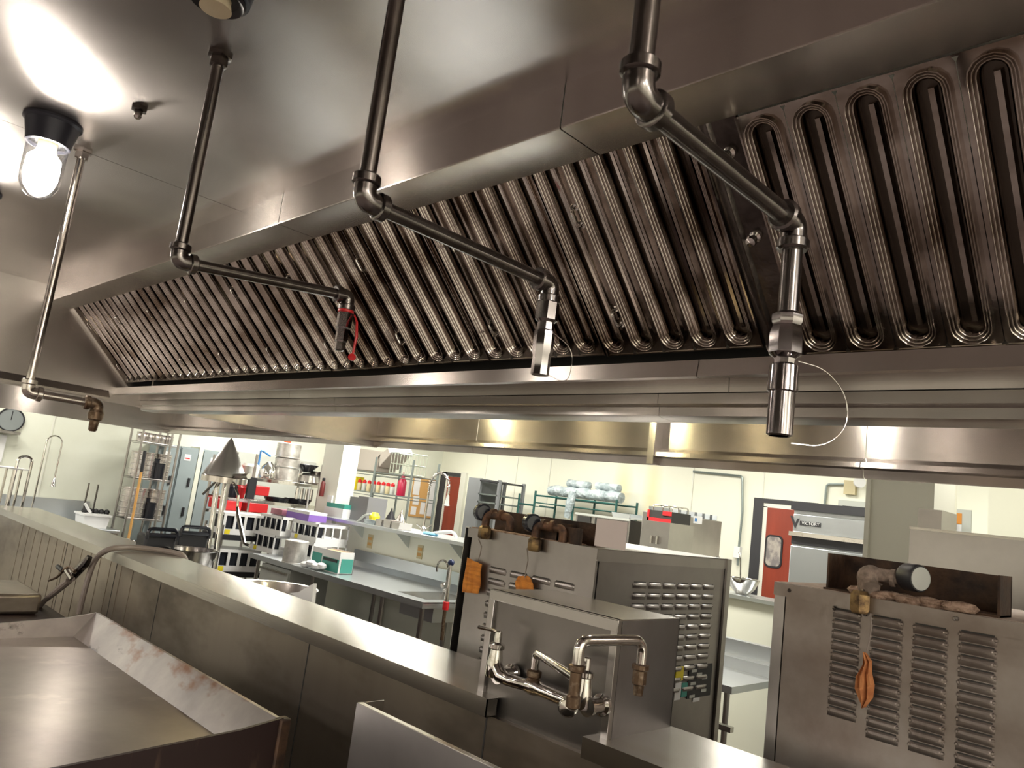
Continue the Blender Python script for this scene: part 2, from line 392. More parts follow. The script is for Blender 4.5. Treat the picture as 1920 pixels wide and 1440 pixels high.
lefth = thing('exhaust_hood', 'third canopy hood at the far left end, lit yellow, above the sink wall', 'hood', (-7, 2.0, H))
XB = -8.7
MB().box(XB, X0-.06, .2, 1.94, K, K+.003).box(XB, XF-.06, 1.94, 3.36, K, K+.003).build('ceiling_panel', 'hood', lefth)
for a, b_ in ((XB, -7.0), (-6.996, XF-.06)):
    MB().box(a, b_, 3.357, 3.36, H, K).build('skirt_panel', 'hoodflat', lefth)
    MB().prism([(3.357, 2.118), (3.300, 2.094), (3.297, 2.072), (3.335, 2.066), (3.345, 2.033), (3.357, 2.033)], a, b_).build('gutter', 'hoodflat', lefth, ang=.35)
MB().box(XB-.003, XB, .2, 3.36, H, K).build('end_panel', 'hoodflat', lefth)
MB().box(XB, X0-.06, .197, .2, 2.2, K).build('front_skirt', 'hood', lefth)

# ---- baffle filters
def stad(cu, v0, v1, r, n=7):
    """stadium loop round a slot: half circles at both ends"""
    pts = []
    for i in range(n+1):
        a = PI*i/n; pts.append((cu+r*math.cos(a), v1+r*math.sin(a)))
    for i in range(n+1):
        a = PI+PI*i/n; pts.append((cu+r*math.cos(a), v0+r*math.sin(a)))
    return pts
def cell_outer(c, hw, v0, v1, pts):
    out = []
    n = len(pts)//2
    for i, (u_, v_) in enumerate(pts):
        du = u_-c; 
        if i < n:
            t = i/(n-1)
            if t <= .25: out.append((c+hw, v1-.03+(.03)*t/.25))
            elif t >= .75: out.append((c-hw, v1-.03*(t-.75)/.25))
            else: out.append((c+hw-2*hw*(t-.25)/.5, v1))
        else:
            t = (i-n)/(n-1)
            if t <= .25: out.append((c-hw, v0+.03-.03*t/.25))
            elif t >= .75: out.append((c+hw, v0+.03*(t-.75)/.25))
            else: out.append((c-hw+2*hw*(t-.25)/.5, v0))
    return out
def filter_mesh(width, nslots, Lf=.585):
    mb = MB(); cw = width/nslots
    sl = Vector((0, -.7071, .7071)); nn = Vector((0, -.7071, -.7071))
    def W(u_, v_, h): return Vector((u_, 0, 0))+sl*v_+nn*h
    for s_ in range(nslots):
        c = -width/2+cw*(s_+.5); hw = cw/2-.0008
        R0 = hw*.80
        prof = [(R0, 0)]
        for b0 in (0, .006, .012):
            for k_ in range(1, 6): prof.append((R0-b0-.006*k_/5, .0036*math.sin(PI*k_/5)+.013*(1-(b0+.006*k_/5)/.018)))
        prof += [(R0-.0195, -.002), (R0-.0205, -.028)]
        ri = R0-.0205
        v0c, v1c = .052, Lf-(.05 if Lf < .6 else .02)
        loops = []
        base = stad(c, v0c, v1c, R0)
        loops.append([W(u_, v_, 0) for u_, v_ in cell_outer(c, hw, 0, Lf, base)])
        for rr, h in prof: loops.append([W(u_, v_, h) for u_, v_ in stad(c, v0c, v1c, rr)])
        n = len(base); vs = [p for lp in loops for p in lp]; fs = []; 
        mb.m(0)
        for i in range(len(loops)-1):
            fs += [(i*n+k_, i*n+(k_+1) % n, (i+1)*n+(k_+1) % n, (i+1)*n+k_) for k_ in range(n)]
        mb.add(vs, fs)
        # slot floor: dark, with an inner rib
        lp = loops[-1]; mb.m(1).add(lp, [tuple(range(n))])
        mb.m(0)
        w2 = ri*.42
        cc = c+ri*.15
        vs = [W(cc-w2, v0c, -.027), W(cc+w2, v0c, -.027), W(cc+w2*.6, v0c, -.013), W(cc-w2*.6, v0c, -.013),
              W(cc-w2, v1c, -.027), W(cc+w2, v1c, -.027), W(cc+w2*.6, v1c, -.013), W(cc-w2*.6, v1c, -.013)]
        mb.add(vs, [(0, 3, 2, 1), (4, 5, 6, 7), (0, 1, 5, 4), (1, 2, 6, 5), (2, 3, 7, 6), (3, 0, 4, 7)])
    # frame rim
    for a, b_ in ((-width/2, -width/2+.004), (width/2-.004, width/2)):
        vs = [W(x_, v_, h) for h in (-.04, .004) for v_ in (0, Lf) for x_ in (a, b_)]
        mb.add(vs, [(0, 1, 3, 2), (4, 6, 7, 5), (0, 4, 5, 1), (2, 3, 7, 6), (0, 2, 6, 4), (1, 5, 7, 3)])
    for a, b_ in ((0, .004), (Lf-.004, Lf)):
        vs = [W(x_, v_, h) for h in (-.04, .002) for v_ in (a, b_) for x_ in (-width/2, width/2)]
        mb.add(vs, [(0, 1, 3, 2), (4, 6, 7, 5), (0, 4, 5, 1), (2, 3, 7, 6), (0, 2, 6, 4), (1, 5, 7, 3)])
    return mb
SL = Vector((0, -.7071, .7071)); NN = Vector((0, -.7071, -.7071))
def make_filter(width, nslots, loc, label, handles, Lf=.585):
    t = thing('grease_filter', label, 'filter', loc, 'stainless baffle grease filters')
    mb = filter_mesh(width, nslots, Lf); mb.v = [v+Vector(loc) for v in mb.v]
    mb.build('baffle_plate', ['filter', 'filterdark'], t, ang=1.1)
    for u_, v_ in handles:
        c = Vector(loc)+Vector((u_, 0, 0))+SL*v_
        h = MB(); h.tube(bend([c, c+NN*.028+SL*.0, c+NN*.028+SL*.05, c+SL*.05], .012, 4), .0035, 8)
        h.cyl(c-NN*.004, c+NN*.006, .009, n=10); h.cyl(c+SL*.05-NN*.004, c+SL*.05+NN*.006, .009, n=10)
        h.build('bail_handle', 'chrome', t)
    return t
FB = Vector((0, 1.715, 2.182))
pitch = .483
hd = [(-pitch/2+pitch/5, .10), (-pitch/2+pitch/5, .40)]
f0 = make_filter(pitch-.006, 5, FB+Vector((-.86-pitch/2, -.008, .008)), 'ridged steel grease filter just left of the dark blank filler plate', hd, .64)
ordn = ['second', 'third', 'fourth', 'fifth', 'sixth', 'seventh', 'eighth', 'ninth']
for i in range(1, 9):
    f = dup(f0, FB+Vector((-.86-pitch*(i+.5), -.010-.002*(i % 3), .010+.002*(i % 3))),
            'ridged steel grease filter, %s to the left of the dark blank filler plate' % ordn[i-1])
    f.rotation_euler = (0, (-.004, .006, -.002)[i % 3], 0)
f1 = make_filter(.512, 5, FB+Vector((-.76+.248, .012, -.012)), 'grease filter with five round-topped slots behind the nearest pipe', [])
dup(f1, FB+Vector((-.76+.248+.518, .012, -.012)), 'grease filter with round-topped slots at the right edge of the hood')
dup(f1, FB+Vector((-.76+.248+1.036, .012, -.012)), 'grease filter with round-topped slots beyond the right edge of view')
# filler plate with stamped knob
t = thing('filler_plate', 'dark smooth blank plate between two grease filters, with two knobs', 'plate', FB+Vector((-.81, 0, 0)))
mb = MB(); a = FB+Vector((-.858, 0, 0)); 
vs = []
for x_, h in ((-.858, 0), (-.835, .012), (-.828, .012), (-.822, .002), (-.795, .002), (-.765, .0)):
    for v_ in (0, .585): vs.append(Vector((x_, FB.y, FB.z))+SL*v_+NN*h)
mb.add(vs, [(2*i, 2*i+1, 2*i+3, 2*i+2) for i in range(5)])
for q in list(vs): pass
vs2 = [v-NN*.01 for v in vs]; mb.add(vs2, [(2*i, 2*i+2, 2*i+3, 2*i+1) for i in range(5)])
mb.build('plate', mat('dark_filler_steel', (.16, .14, .13), .25, 1, noise=((5, 8, 8), (.06, .05, .045), .4, .6), bump=[((40, 40, 40), .3, .004)]), t)
for v_ in (.30, .50):
    c = Vector((-.80, FB.y, FB.z))+SL*v_
    MB().lathe([(.014, 0), (.014, .006), (.008, .010), (.008, .02), (.013, .024), (.011, .032), (0, .034)], c, 14, NN).build('knob', 'chrome', t)

# ================================================================== lamps in the hood
def lamp(c, label, lit=True, bulb='bulb'):
    c = Vector(c)
    t = thing('hood_lamp', label, 'lamp', (c.x, c.y, c.z-.25 if lit else c.z-.09))
    b_ = MB().lathe([(.080, 0), (.080, -.006), (.073, -.012), (.063, -.055), (.060, -.075), (.052, -.077), (.050, -.06), (.03, -.05), (0, -.05)], c, 32)
    b_.build('lamp_base', 'dark', t)
    MB().lathe([(.026, -.05), (.026, -.085), (.03, -.1), (.0, -.101)], c, 20).build('socket', 'reflector', t)
    if lit:
        MB().lathe([(.056, -.072), (.057, -.08), (.0555, -.10), (.056, -.17), (.052, -.20), (.040, -.225), (.02, -.241), (0, -.245)], c, 32).build('glass_globe', 'glass', t)
        MB().lathe([(.028, -.10), (.045, -.118), (.047, -.16), (.042, -.19), (.026, -.208), (0, -.213)], c, 24).build('bulb', bulb, t)
    else:
        MB().lathe([(.048, -.074), (.054, -.082), (.050, -.086), (.040, -.078)], c, 28).build('retaining_ring', 'black', t)
    return t
lamp((-2.575, .48, K), 'glowing clear glass jar lamp with dark base under the hood, upper left')
l2 = P(408, -3, z=2.61)
lamp((l2.x, l2.y, K), 'unlit dark round lamp fitting with no globe, at the top edge', False)
lamp((-4.3, 2.55, K), 'yellow jar lamp inside the second hood, left one', bulb='bulby')
lamp((-2.7, 2.55, K), 'yellow jar lamp inside the second hood, middle one', bulb='bulby')
lamp((-1.44, 2.55, K), 'white jar lamp inside the second hood, right one')
lamp((-7.2, 2.3, K), 'jar lamp inside the left end hood')
lamp((-3.6, .48, K), 'jar lamp of the near hood left of the frame')
lamp((.62, .5, K), 'jar lamp to the right of the camera under the near hood')

c = P(262, 200, z=K)
t = thing('fire_nozzle', 'small steel fire suppression nozzle on the hood ceiling', 'nozzle', (c.x, c.y, K-.03))
MB().lathe([(.022, 0), (.022, -.012), (.012, -.014), (.012, -.022)], c, 6).build('hex_flange', 'pipe', t)
MB().lathe([(.009, -.02), (.011, -.03), (.007, -.036), (0, -.036)], c, 12).build('nozzle_tip', 'chrome', t)

# ================================================================== steel drop pipes
def elbow(mb, c, d1, d2, R=.022, r=.0185):
    """threaded elbow: centre c, arms toward d1 and d2 with collars"""
    d1 = Vector(d1); d2 = Vector(d2); c = Vector(c); path = bend([c+d1*.034, c, c+d2*.034], .028, 8)
    mb.tube(path, r, 16)
    for d in (d1, d2): mb.tube([c+d*.024, c+d*.027, c+d*.039, c+d*.042], [r, r+.0045, r+.0045, r+.001], 16)
def drop_pipe(label, x, y, ztop, z, ylen, tip, mt, r=.0135, az=0, flange=True, zend=None):
    t = thing('drop_pipe', label, 'pipe', (x, y, min(z, tip)), 'steel pipes hanging from the hood ceiling')
    D = Vector((math.sin(az), math.cos(az), 0)); U = Vector((0, 0, 1)); a = Vector((x, y, z)); e = a+D*ylen
    if zend: e.z = zend
    D = (e-a).normalized()
    MB().cyl((x, y, ztop), (x, y, z+.03), r, n=18).build('down_pipe', mt, t)
    if flange: MB().lathe([(.030, 0), (.030, -.008), (.022, -.010), (.022, -.030), (.015, -.032)], (x, y, ztop), 6).build('ceiling_nut', mt, t)
    m = MB(); elbow(m, a, U, D); m.build('elbow', mt, t)
    MB().cyl(a+D*.03, e-D*.03, r, n=18).build('arm', mt, t)
    m = MB(); elbow(m, e, -D, -U); m.build('elbow', mt if mt != 'pipelight' else 'bronze', t)
    return t, e
t, e = drop_pipe('thin chromed pipe beside the lit lamp, ending in a tarnished spout at far left', -2.715, .604, K, 1.883, .205, 1.79, 'pipelight', .0125)
MB().lathe([(.020, -.02), (.024, -.032), (.022, -.05), (.015, -.055), (.013, -.085), (.009, -.09)], e, 14).build('outlet_nozzle', 'bronze', t)
t, e = drop_pipe('dark steel pipe ending in a coupling with a red plastic tag', -1.735, .617, K, 2.175, .45, 1.97, 'pipe', zend=2.225)
e2 = e
MB().lathe([(.0215, -.036), (.0215, -.046), (.018, -.048)], e, 18).build('red_seal', 'redp', t)
m = MB().lathe([(.014, -.046), (.021, -.048), (.021, -.088), (.017, -.092), (.017, -.125), (.0145, -.128), (.0145, -.150), (.010, -.152)], e, 6); m.build('coupling', 'darkchrome', t)
q = e+Vector((.024, .016, -.05))
MB().tube([q+Vector((-.005, 0, 0)), q+Vector((.006, .004, -.02)), q+Vector((.012, .006, -.06)), q+Vector((.008, .006, -.105))], [.002, .003, .004, .003], 8).lathe([(0, -.004), (.010, -.003), (.010, .003), (0, .004)], q+Vector((.007, .006, -.115)), 14, Vector((.6, -.8, 0))).build('tag_strap', 'redp', t)
t, e = drop_pipe('dark steel pipe with elbow in the middle of the hood, third from left', -.995, .61, K, 2.17, .45, 1.98, 'pipe')
MB().lathe([(.0145, -.03), (.0225, -.034), (.0225, -.075), (.017, -.08), (.017, -.095), (.0205, -.098), (.0205, -.140), (.018, -.146), (.018, -.185)], e, 8).build('coupling', 'darkchrome', t)
MB().tube(bend([e+Vector((.02, 0, -.10)), e+Vector((.055, .03, -.13)), e+Vector((.05, .03, -.20)), e+Vector((.01, .0, -.18))], .03, 5), .0008, 6).build('retaining_wire', 'chrome', t)
t, e = drop_pipe('thick steel pipe nearest the camera ending in chrome coupling above the fryers', -.478, .61, K, 2.186, .40, 1.89, 'pipe', .0145)
MB().cyl(e+Vector((0, 0, -.03)), e+Vector((0, 0, -.15)), .0145, n=18).build('drop_leg', 'pipe', t)
MB().lathe([(.016, -.135), (.0225, -.14), (.0225, -.150), (.020, -.155), (.024, -.168), (.024, -.196), (.015, -.203), (.014, -.215)], e, 8).build('coupling', 'darkchrome', t)
MB().lathe([(.014, -.21), (.020, -.214), (.021, -.250), (.018, -.252), (.018, -.312), (.014, -.314), (.014, -.29)], e, 18).build('quick_disconnect', 'darkchrome', t)
p0 = e+Vector((.01, .018, -.203)); 
pts = [p0+Vector((.002, .0, 0)), p0+Vector((.03, .025, -.006)), p0+Vector((.055, .045, -.04)), p0+Vector((.058, .05, -.085)), p0+Vector((.035, .03, -.118)), p0+Vector((.0, .0, -.118))]
MB().tube(bend(pts, .05, 6), .0009, 6).build('retaining_wire', 'chrome', t)

# ================================================================== cook line divider, ledge, tap box
struct(MB().box(-8.2, 1.6, 1.803, 2.08, 0, 1.083).build('wall_divider', 'panel'))
seams = [-8.2, -4.6, -3.2, P(575, 1250, y=1.79).x, -1.79]
t = thing('splash_wall', 'greasy stainless splash panels under the ledge behind the griddle', 'wall panel', (-4, 1.79, .3))
ss = [-7.6, -6.0, -5.0, P(298, 1120, y=1.79).x, P(575, 1250, y=1.79).x, -1.72, .2, 1.5]
for a, b_ in zip(ss[:-1], ss[1:]):
    MB().box(a+.0015, b_-.0015, 1.787, 1.80, .25, 1.084).build('panel', 'panel', t)
    MB().box(b_-.004, b_+.002, 1.7855, 1.787, .25, 1.086).build('seam', 'gauze', t)
# grooves of the corrugated part at far left
for i in range(14):
    x = -7.2+i*.19
    if x > -4.7: break
    MB().box(x, x+.006, 1.7845, 1.787, .5, 1.08).build('batten', 'panel', t)
t = thing('pass_ledge', 'long stainless pass ledge running from far left to the tap box', 'ledge', (-4.6, 1.93, 1.08))
for a, b_ in ((-8.2, P(197, 1030, z=1.14).x-.002), (P(197, 1030, z=1.14).x+.002, -1.697)):
    MB().sheet([(1.80, 1.086), (1.757, 1.086), (1.757, 1.14), (2.125, 1.14), (2.125, 1.09)], a, b_, -.003).build('ledge_top', 'steelh', t)
MB().box(-1.702, -1.697, 1.757, 1.80, 1.086, 1.139).build('end_cap', 'steelh', t)
MB().sheet([(1.80, 1.086), (1.757, 1.086), (1.757, 1.14), (2.125, 1.14), (2.125, 1.09)], -1.325, 1.5, -.003).build('pass_ledge', 'steelh')
tag(bpy.data.objects['pass_ledge.001'] if 'pass_ledge.001' in bpy.data.objects else COL.objects[-1], 'stainless ledge right of the tap box, bottom right corner', 'ledge')

t = thing('tap_box', 'square stainless box standing up from the ledge with the pot filler on it', 'box', (-1.53, 1.96, .9))
BX0, BX1, BY0, BY1, BZ = -1.789, -1.276, 1.80, 2.118, 1.456
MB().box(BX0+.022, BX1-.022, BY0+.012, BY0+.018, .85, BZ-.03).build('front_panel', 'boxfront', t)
fr_ = MB().box(BX0, BX1, BY0, BY0+.02, BZ-.032, BZ).box(BX0, BX0+.024, BY0, BY0+.02, .85, BZ-.032).box(BX1-.024, BX1, BY0, BY0+.02, .85, BZ-.032)
fr_.build('front_frame', 'steel', t, bevel=.0015)
MB().box(BX1-.003, BX1, BY0+.02, BY1, 1.14, BZ-.003).build('side_panel', 'splash', t)
MB().box(BX0, BX0+.003, BY0+.02, BY1, 1.14, BZ-.003).build('side_panel', 'splash', t)
MB().box(BX0, BX1, BY0+.0, BY1, BZ-.003, BZ).build('top_panel', 'steelh', t)
MB().box(BX0, BX1, BY1-.003, BY1, 1.14, BZ-.003).build('back_panel', 'steel', t)

# ---- pot filler faucet
t = thing('pot_filler_faucet', 'wall-mounted chrome pot filler with double-jointed spout on the tap box', 'faucet', (-1.5, 1.74, 1.2))
yb, zb = 1.735, 1.225
m = MB()
xa, xb, xc = -1.665, -1.32, -1.505
m.tube([(xa, yb, zb+.03), (xa+.03, yb, zb+.0), (xa+.06, yb, zb-.004), (xc-.03, yb, zb), (xc, yb, zb+.004), (xc+.03, yb, zb), (xb-.06, yb, zb-.004), (xb-.03, yb, zb+.0), (xb, yb, zb+.03)],
       [.021, .022, .018, .017, .026, .017, .018, .022, .021], 16)
m.build('mixer_body', 'chrome', t)
for xx in (xa, xb):
    m = MB().lathe([(.022, -.02), (.026, -.012), (.024, .02), (.020, .045), (.0185, .06), (.024, .064), (.024, .076), (.016, .080), (.012, .082), (.011, .112), (.006, .116)], (xx, yb, zb+.01), 18)
    m.build('valve_body', 'chrome', t)
    m = MB().lathe([(.030, 0), (.030, -.012), (.022, -.018), (.020, -.055), (.026, -.06), (.026, -.072)], (xx+.02, 1.80, zb), 18, Vector((0, 1, 0)))
    m.build('wall_flange', 'chrome', t)
m = MB().tube([(xa, yb, zb+.118), (xa-.02, yb-.005, zb+.122), (xa-.075, yb-.015, zb+.122)], [.005, .0045, .006], 8); m.build('lever_handle', 'chrome', t)
m = MB().tube([(xb, yb, zb+.118), (xb-.02, yb+.01, zb+.12), (xb-.07, yb+.03, zb+.122)], [.005, .0045, .006], 8); m.build('lever_handle', 'chrome', t)
# riser and first arm
EA = Vector((-1.256, 1.611, 1.318))
m = MB().lathe([(.020, 0), (.022, .02), (.017, .026), (.022, .03), (.022, .045), (.014, .05)], (xc, yb, zb), 16); m.build('swivel_nut', 'bronze', t)
m = MB().tube(bend([(xc, yb, zb+.04), (xc, yb, 1.322), EA], .018, 6), .0125, 14); m.build('first_arm', 'chrome', t)
m = MB().lathe([(.010, -.075), (.019, -.07), (.019, -.045), (.0155, -.04), (.0155, .015), (.021, .018), (.022, .032), (.013, .036)], EA, 18); m.build('joint', 'bronze', t)
m = MB().lathe([(.024, -.022), (.026, -.015), (.026, .0), (.020, .012), (0, .014)], EA+Vector((-.015, -.0, -.075)), 18, Vector((0.5, -.85, 0))); m.build('end_cap', 'chrome', t)
sp_dir = (P(1208, 1200, z=1.43)-P(1098, 1200, z=1.43)).normalized(); 
top = Vector((EA.x, EA.y, 1.412)); e_ = Vector(sp_dir); e_.z = 0; e_.normalize()
end = top+e_*.235
for k_ in range(40):   # length of the spout so that it reaches the photographed outlet
    pass
m = MB().tube(bend([EA+Vector((0, 0, .03)), top, end, end+Vector((0, 0, -.075))], .045, 8), .0145, 16); m.build('spout', 'chrome', t)
m = MB().lathe([(.015, -.062), (.024, -.065), (.024, -.076), (.020, -.080), (.020, -.115), (.015, -.119), (.013, -.145), (.006, -.147)], end, 10); m.build('outlet', 'bronze', t)

# ================================================================== griddle
t = thing('griddle', 'large flat griddle with steel splash guards, stained, bottom left', 'griddle', (-2.9, .9, .6))
GX0, GX1, GY0, GY1, GZ = -3.69, -2.08, .25, 1.20, .93
MB().box(GX0, GX1-.01, GY0, GY1, GZ-.03, GZ).build('cooking_plate', 'griddle', t)
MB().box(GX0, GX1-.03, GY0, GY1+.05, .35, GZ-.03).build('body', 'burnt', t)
MB().prism([(1.20, GZ), (1.273, 1.03), (1.285, 1.03), (1.30, 1.01), (1.30, .60), (1.28, .60), (1.28, .95), (1.21, .90)], GX0, GX1).build('back_splash', 'gsplash', t)
MB().prism([(.25, .90), (.25, .955), (.68, .974), (1.16, 1.01), (1.275, 1.03), (1.275, .90)], GX0-.012, GX0).build('side_splash', 'gsplash', t)
MB().prism([(.25, .60), (.25, .955), (.68, .974), (1.16, 1.01), (1.29, 1.03), (1.30, 1.02), (1.30, .60)], GX1, GX1+.012).build('side_splash', 'burnt', t)
MB().box(GX1-.02, GX1+.02, 1.278, 1.315, .55, 1.028).build('corner_post', 'rust', t, bevel=.006)

# low worktop right of the griddle
t = thing('work_counter', 'greasy low counter between griddle and upright steel plate', 'counter', (-1.85, 1.35, .3))
MB().box(-2.06, -1.60, .95, 1.785, .66, .704).build('counter_top', mat('brass_toned_steel', (.42, .33, .19), .32, 1, noise=((3, 3, 3), (.25, .19, .11), .4, .7)), t)
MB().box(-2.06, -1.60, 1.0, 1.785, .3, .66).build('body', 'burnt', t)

# upright splash of the range in front
t = thing('range_splash', 'upright clean steel splash plate with folded rim at bottom centre', 'splash guard', (-.9, 1.34, .7))
fx = P(669, 1318, y=1.30).x; fz = P(669, 1318, y=1.30).z
MB().box(fx, 1.0, 1.30, 1.303, .55, fz).build('face_plate', 'splash', t)
MB().sheet([(1.303, fz-.001), (1.318, fz-.001), (1.318, fz-.02)], fx, 1.0, .002).build('rim', 'steelh', t)
MB().box(fx, fx+.003, 1.303, 1.39, .55, fz).build('return_flange', 'steelh', t)
MB().box(fx+.003, 1.0, 1.385, 1.39, .55, fz-.05).build('rear_plate', 'panel', t)

# ================================================================== steel cabinets beyond the ledge
def louver(mb, x0, x1, z, y, axis='y', h=.016, out=.013):
    """pressed louvre: a closed bump with rounded ends, slot shade drawn as a dark strip"""
    n = 5
    def W(a, z_, o): return (a, y-o, z_) if axis == 'y' else (y+o, a, z_)
    A = []
    ends = ((x0, 0), (x0+.010, 1), (x1-.010, 1), (x1, 0))
    for a, k_ in ends:
        for (dz, o) in ((h*.35, 0.0), (h*.1, out*.45*k_), (-h*.25, out*.6*k_), (-h*.7, out*.4*k_), (-h*1.05, 0.0)):
            A.append(W(a, z+dz, o+.0006))
    fs = []
    for i in range(3):
        for j in range(n-1): fs.append((i*n+j, i*n+j+1, (i+1)*n+j+1, (i+1)*n+j))
    mb.add(A, fs)
    mb.m(1).add([W(x0+.005, z+h*.35+.0035, .0008), W(x1-.005, z+h*.35+.0035, .0008), W(x1-.005, z+h*.3, .0008), W(x0+.005, z+h*.3, .0008)], [(0, 1, 2, 3)]).m(0)  # dark strip painted in for the shadow line above the louvre
    for a in (x0+.003, x1-.003):
        c_ = Vector(W(a, z-.002, .002)); mb.ball(c_, .0055, 6)
# centre cabinet
CX0, CX1, CY0, CY1, CZ = -2.41, -1.72, 2.25, 3.23, 1.616
t = thing('oven_cabinet', 'centre steel oven seen from behind, rusty pipes and a white card on top', 'oven', ((CX0+CX1)/2, (CY0+CY1)/2, .1))
MB().box(CX0+.02, CX1-.02, CY0+.01, CY1-.01, 0, CZ-.02).build('body', 'cab', t)
MB().box(CX0+.025, CX1, CY0, CY0+.012, .12, CZ-.04).build('back_panel', 'cab', t)
MB().sheet([(CX0-.012, .12), (CX0-.012, CZ), (CX0+.012, CZ)], CY0-.01, CY1, -.004, 'y').build('side_frame', 'steel', t)
MB().box(CX1-.012, CX1, CY0+.02, CY1-.04, .12, CZ-.04).build('side_panel', 'cab', t)
MB().box(CX1-.014, CX1+.012, CY1-.035, CY1, .12, CZ).build('corner_post', 'steel', t)
MB().sheet([(CY0-.004, CZ-.04), (CY0-.004, CZ), (CY1, CZ)], CX0, CX1+.004, -.004).build('lid', 'cab', t)
MB().box(CX1+.001, CX1+.004, CY0, CY1, CZ-.045, CZ-.002).build('lid_edge', 'steel', t)
for (a, b_, c_) in ((CX0+.10, CX1-.15, CY1-.02),):
    pass
m = MB()
for r_ in range(13):
    z_ = P(940, 1070, y=CY0).z-.045*r_+.0
    for c_ in range(4):
        x_ = P(918, 1070, y=CY0).x+.118*c_
        louver(m, x_, x_+.095, z_, CY0, 'y')
m.build('back_louvres', ['cab', 'gauze'], t)
m = MB()
ya, yb_ = P(1186, 1100, x=CX1).y, P(1341, 1100, x=CX1).y
za = P(1264, 1097, x=CX1).z
for r_ in range(11):
    z_ = za-.0415*r_
    for c_ in range(6):
        y_ = ya+(yb_-ya)/6*c_
        louver(m, y_, y_+(yb_-ya)/6*.86, z_, CX1, 'x')
m.build('side_louvres', ['cab', 'gauze'], t)
# drain flue with rusty back
MB().box(CX0+.05, CX0+.60, CY0+.10, CY0+.11, CZ, CZ+.085).box(CX0+.36, CX0+.60, CY0+.0, CY0+.02, CZ, CZ+.06).box(CX0+.49, CX0+.50, CY0+.0, CY0+.3, CZ, CZ+.07).build('flue_plate', 'rust', t)
MB().box(CX0+.02, CX0+.56, CY0-.004, CY0+.30, CZ, CZ+.004).build('grease_film', 'fuzz', t)
def regulator(px, py, Y, parent, flip=1):
    c_ = P(px, py, y=Y)
    m_ = MB()
    m_.lathe([(.0, -.022), (.028, -.022), (.036, -.014), (.036, .014), (.028, .022), (0, .022)], c_+Vector((-.028*flip, -.01, .006)), 22, Vector((1, -.45, 0)))
    m_.build('gas_regulator', 'blackm', parent)
    m_ = MB().tube(bend([c_+Vector((0, -.01, -.055)), c_+Vector((0, -.01, .0)), c_+Vector((.12*flip, .01, .0)), c_+Vector((.12*flip, .01, -.05))], .028, 6), .0165, 14)
    for dx in (.03, .075): m_.cyl(c_+Vector((dx*flip-.008, .0, .005)), c_+Vector((dx*flip+.008, .0, .005)), .022, n=14)
    m_.build('gas_pipe', 'rustpipe', parent)
    m_ = MB().lathe([(.020, -.10), (.026, -.092), (.026, -.055), (.020, -.05), (.018, -.045)], c_+Vector((0, -.01, 0)), 6); m_.build('brass_valve', 'brass', parent)
regulator(916, 965, CY0-.02, t); regulator(1010, 985, CY0-.02, t)
a = RY(CY0-.006, 1118, 975, 1176, 1028)
MB().box(a[0], a[1], CY0-.012, CY0-.008, a[2], a[3]).build('label_card', mat('pinkish_card', (.66, .58, .56), .5), t)
# rating labels on the side
for (l, t_, r_, b_, mm, nm) in ((1266, 1250, 1280, 1276, 'yellow', 'warning_label'), (1264, 1280, 1275, 1312, 'paper', 'paper_label'), (1277, 1280, 1287, 1306, 'teal', 'paper_label'), (1289, 1246, 1332, 1306, 'black', 'rating_plate'), (1298, 1308, 1310, 1315, 'paper', 'paper_label')):
    a = RX(CX1+.0, l, t_, r_, b_)
    o = MB().box(CX1+.0005, CX1+.004, a[0], a[1], a[2], a[3]).build(nm, mm, t)
    if nm == 'rating_plate':
        m = MB()
        for i in range(7):
            yy = a[0]+(a[1]-a[0])*(.1+.12*(i % 3)*2); zz = a[3]-(a[3]-a[2])*(.12+.13*i)
            m.box(CX1+.004, CX1+.005, yy, yy+(a[1]-a[0])*.22, zz-.012, zz)
        m.build('plate_print', 'greyl', o)
# hanging rags
def rag(name, label, pts, th, Yp, mt='rag', seed=1, string=None):
    random.seed(seed)
    t_ = thing(name, label, 'rag', P(pts[0][0], pts[0][1], y=Yp)-Vector((0, 0, .1)))
    vs = []; n = len(pts)//2
    L_ = pts[:n]; R_ = pts[n:][::-1]
    cols = 8; m_ = MB()
    for k_ in range(n):
        pl = P(*L_[k_], y=Yp); pr = P(*R_[k_], y=Yp)
        for j in range(cols+1):
            q_ = pl.lerp(pr, j/cols); q_.y = Yp-.006-th*(.5+.5*math.sin(j*1.9+k_*.5))*min(1, j*.6)*min(1, (cols-j)*.6)
            vs.append(q_)
    n1 = len(vs); vs += [v+Vector((0, .003, 0)) for v in vs]
    fs = []
    for k_ in range(n-1):
        for j in range(cols):
            a_ = k_*(cols+1)+j; fs.append((a_, a_+1, a_+cols+2, a_+cols+1)); fs.append((n1+a_, n1+a_+cols+1, n1+a_+cols+2, n1+a_+1))
    m_.add(vs, fs); m_.build('cloth', mt, t_)
    if string: MB().tube([P(*q_, y=Yp-.008) for q_ in string], .0022, 6).build('string', 'hose', t_)
rag('orange_rag', 'orange ribbed rag stuck on the left edge of the centre oven', [(878, 1045), (874, 1070), (870, 1090), (868, 1110), (898, 1113), (903, 1095), (902, 1075), (905, 1058)], .012, CY0-.02, seed=3, string=[(897, 1010), (903, 1025), (900, 1040), (896, 1052)])
rag('orange_rag', 'small orange rag hanging on a dark string above the tap box', [(974, 1080), (968, 1090), (968, 1098), (970, 1108), (1002, 1108), (1001, 1096), (997, 1086), (992, 1080)], .012, CY0-.02, seed=5, string=[(988, 1028), (990, 1050), (986, 1070), (984, 1086)])

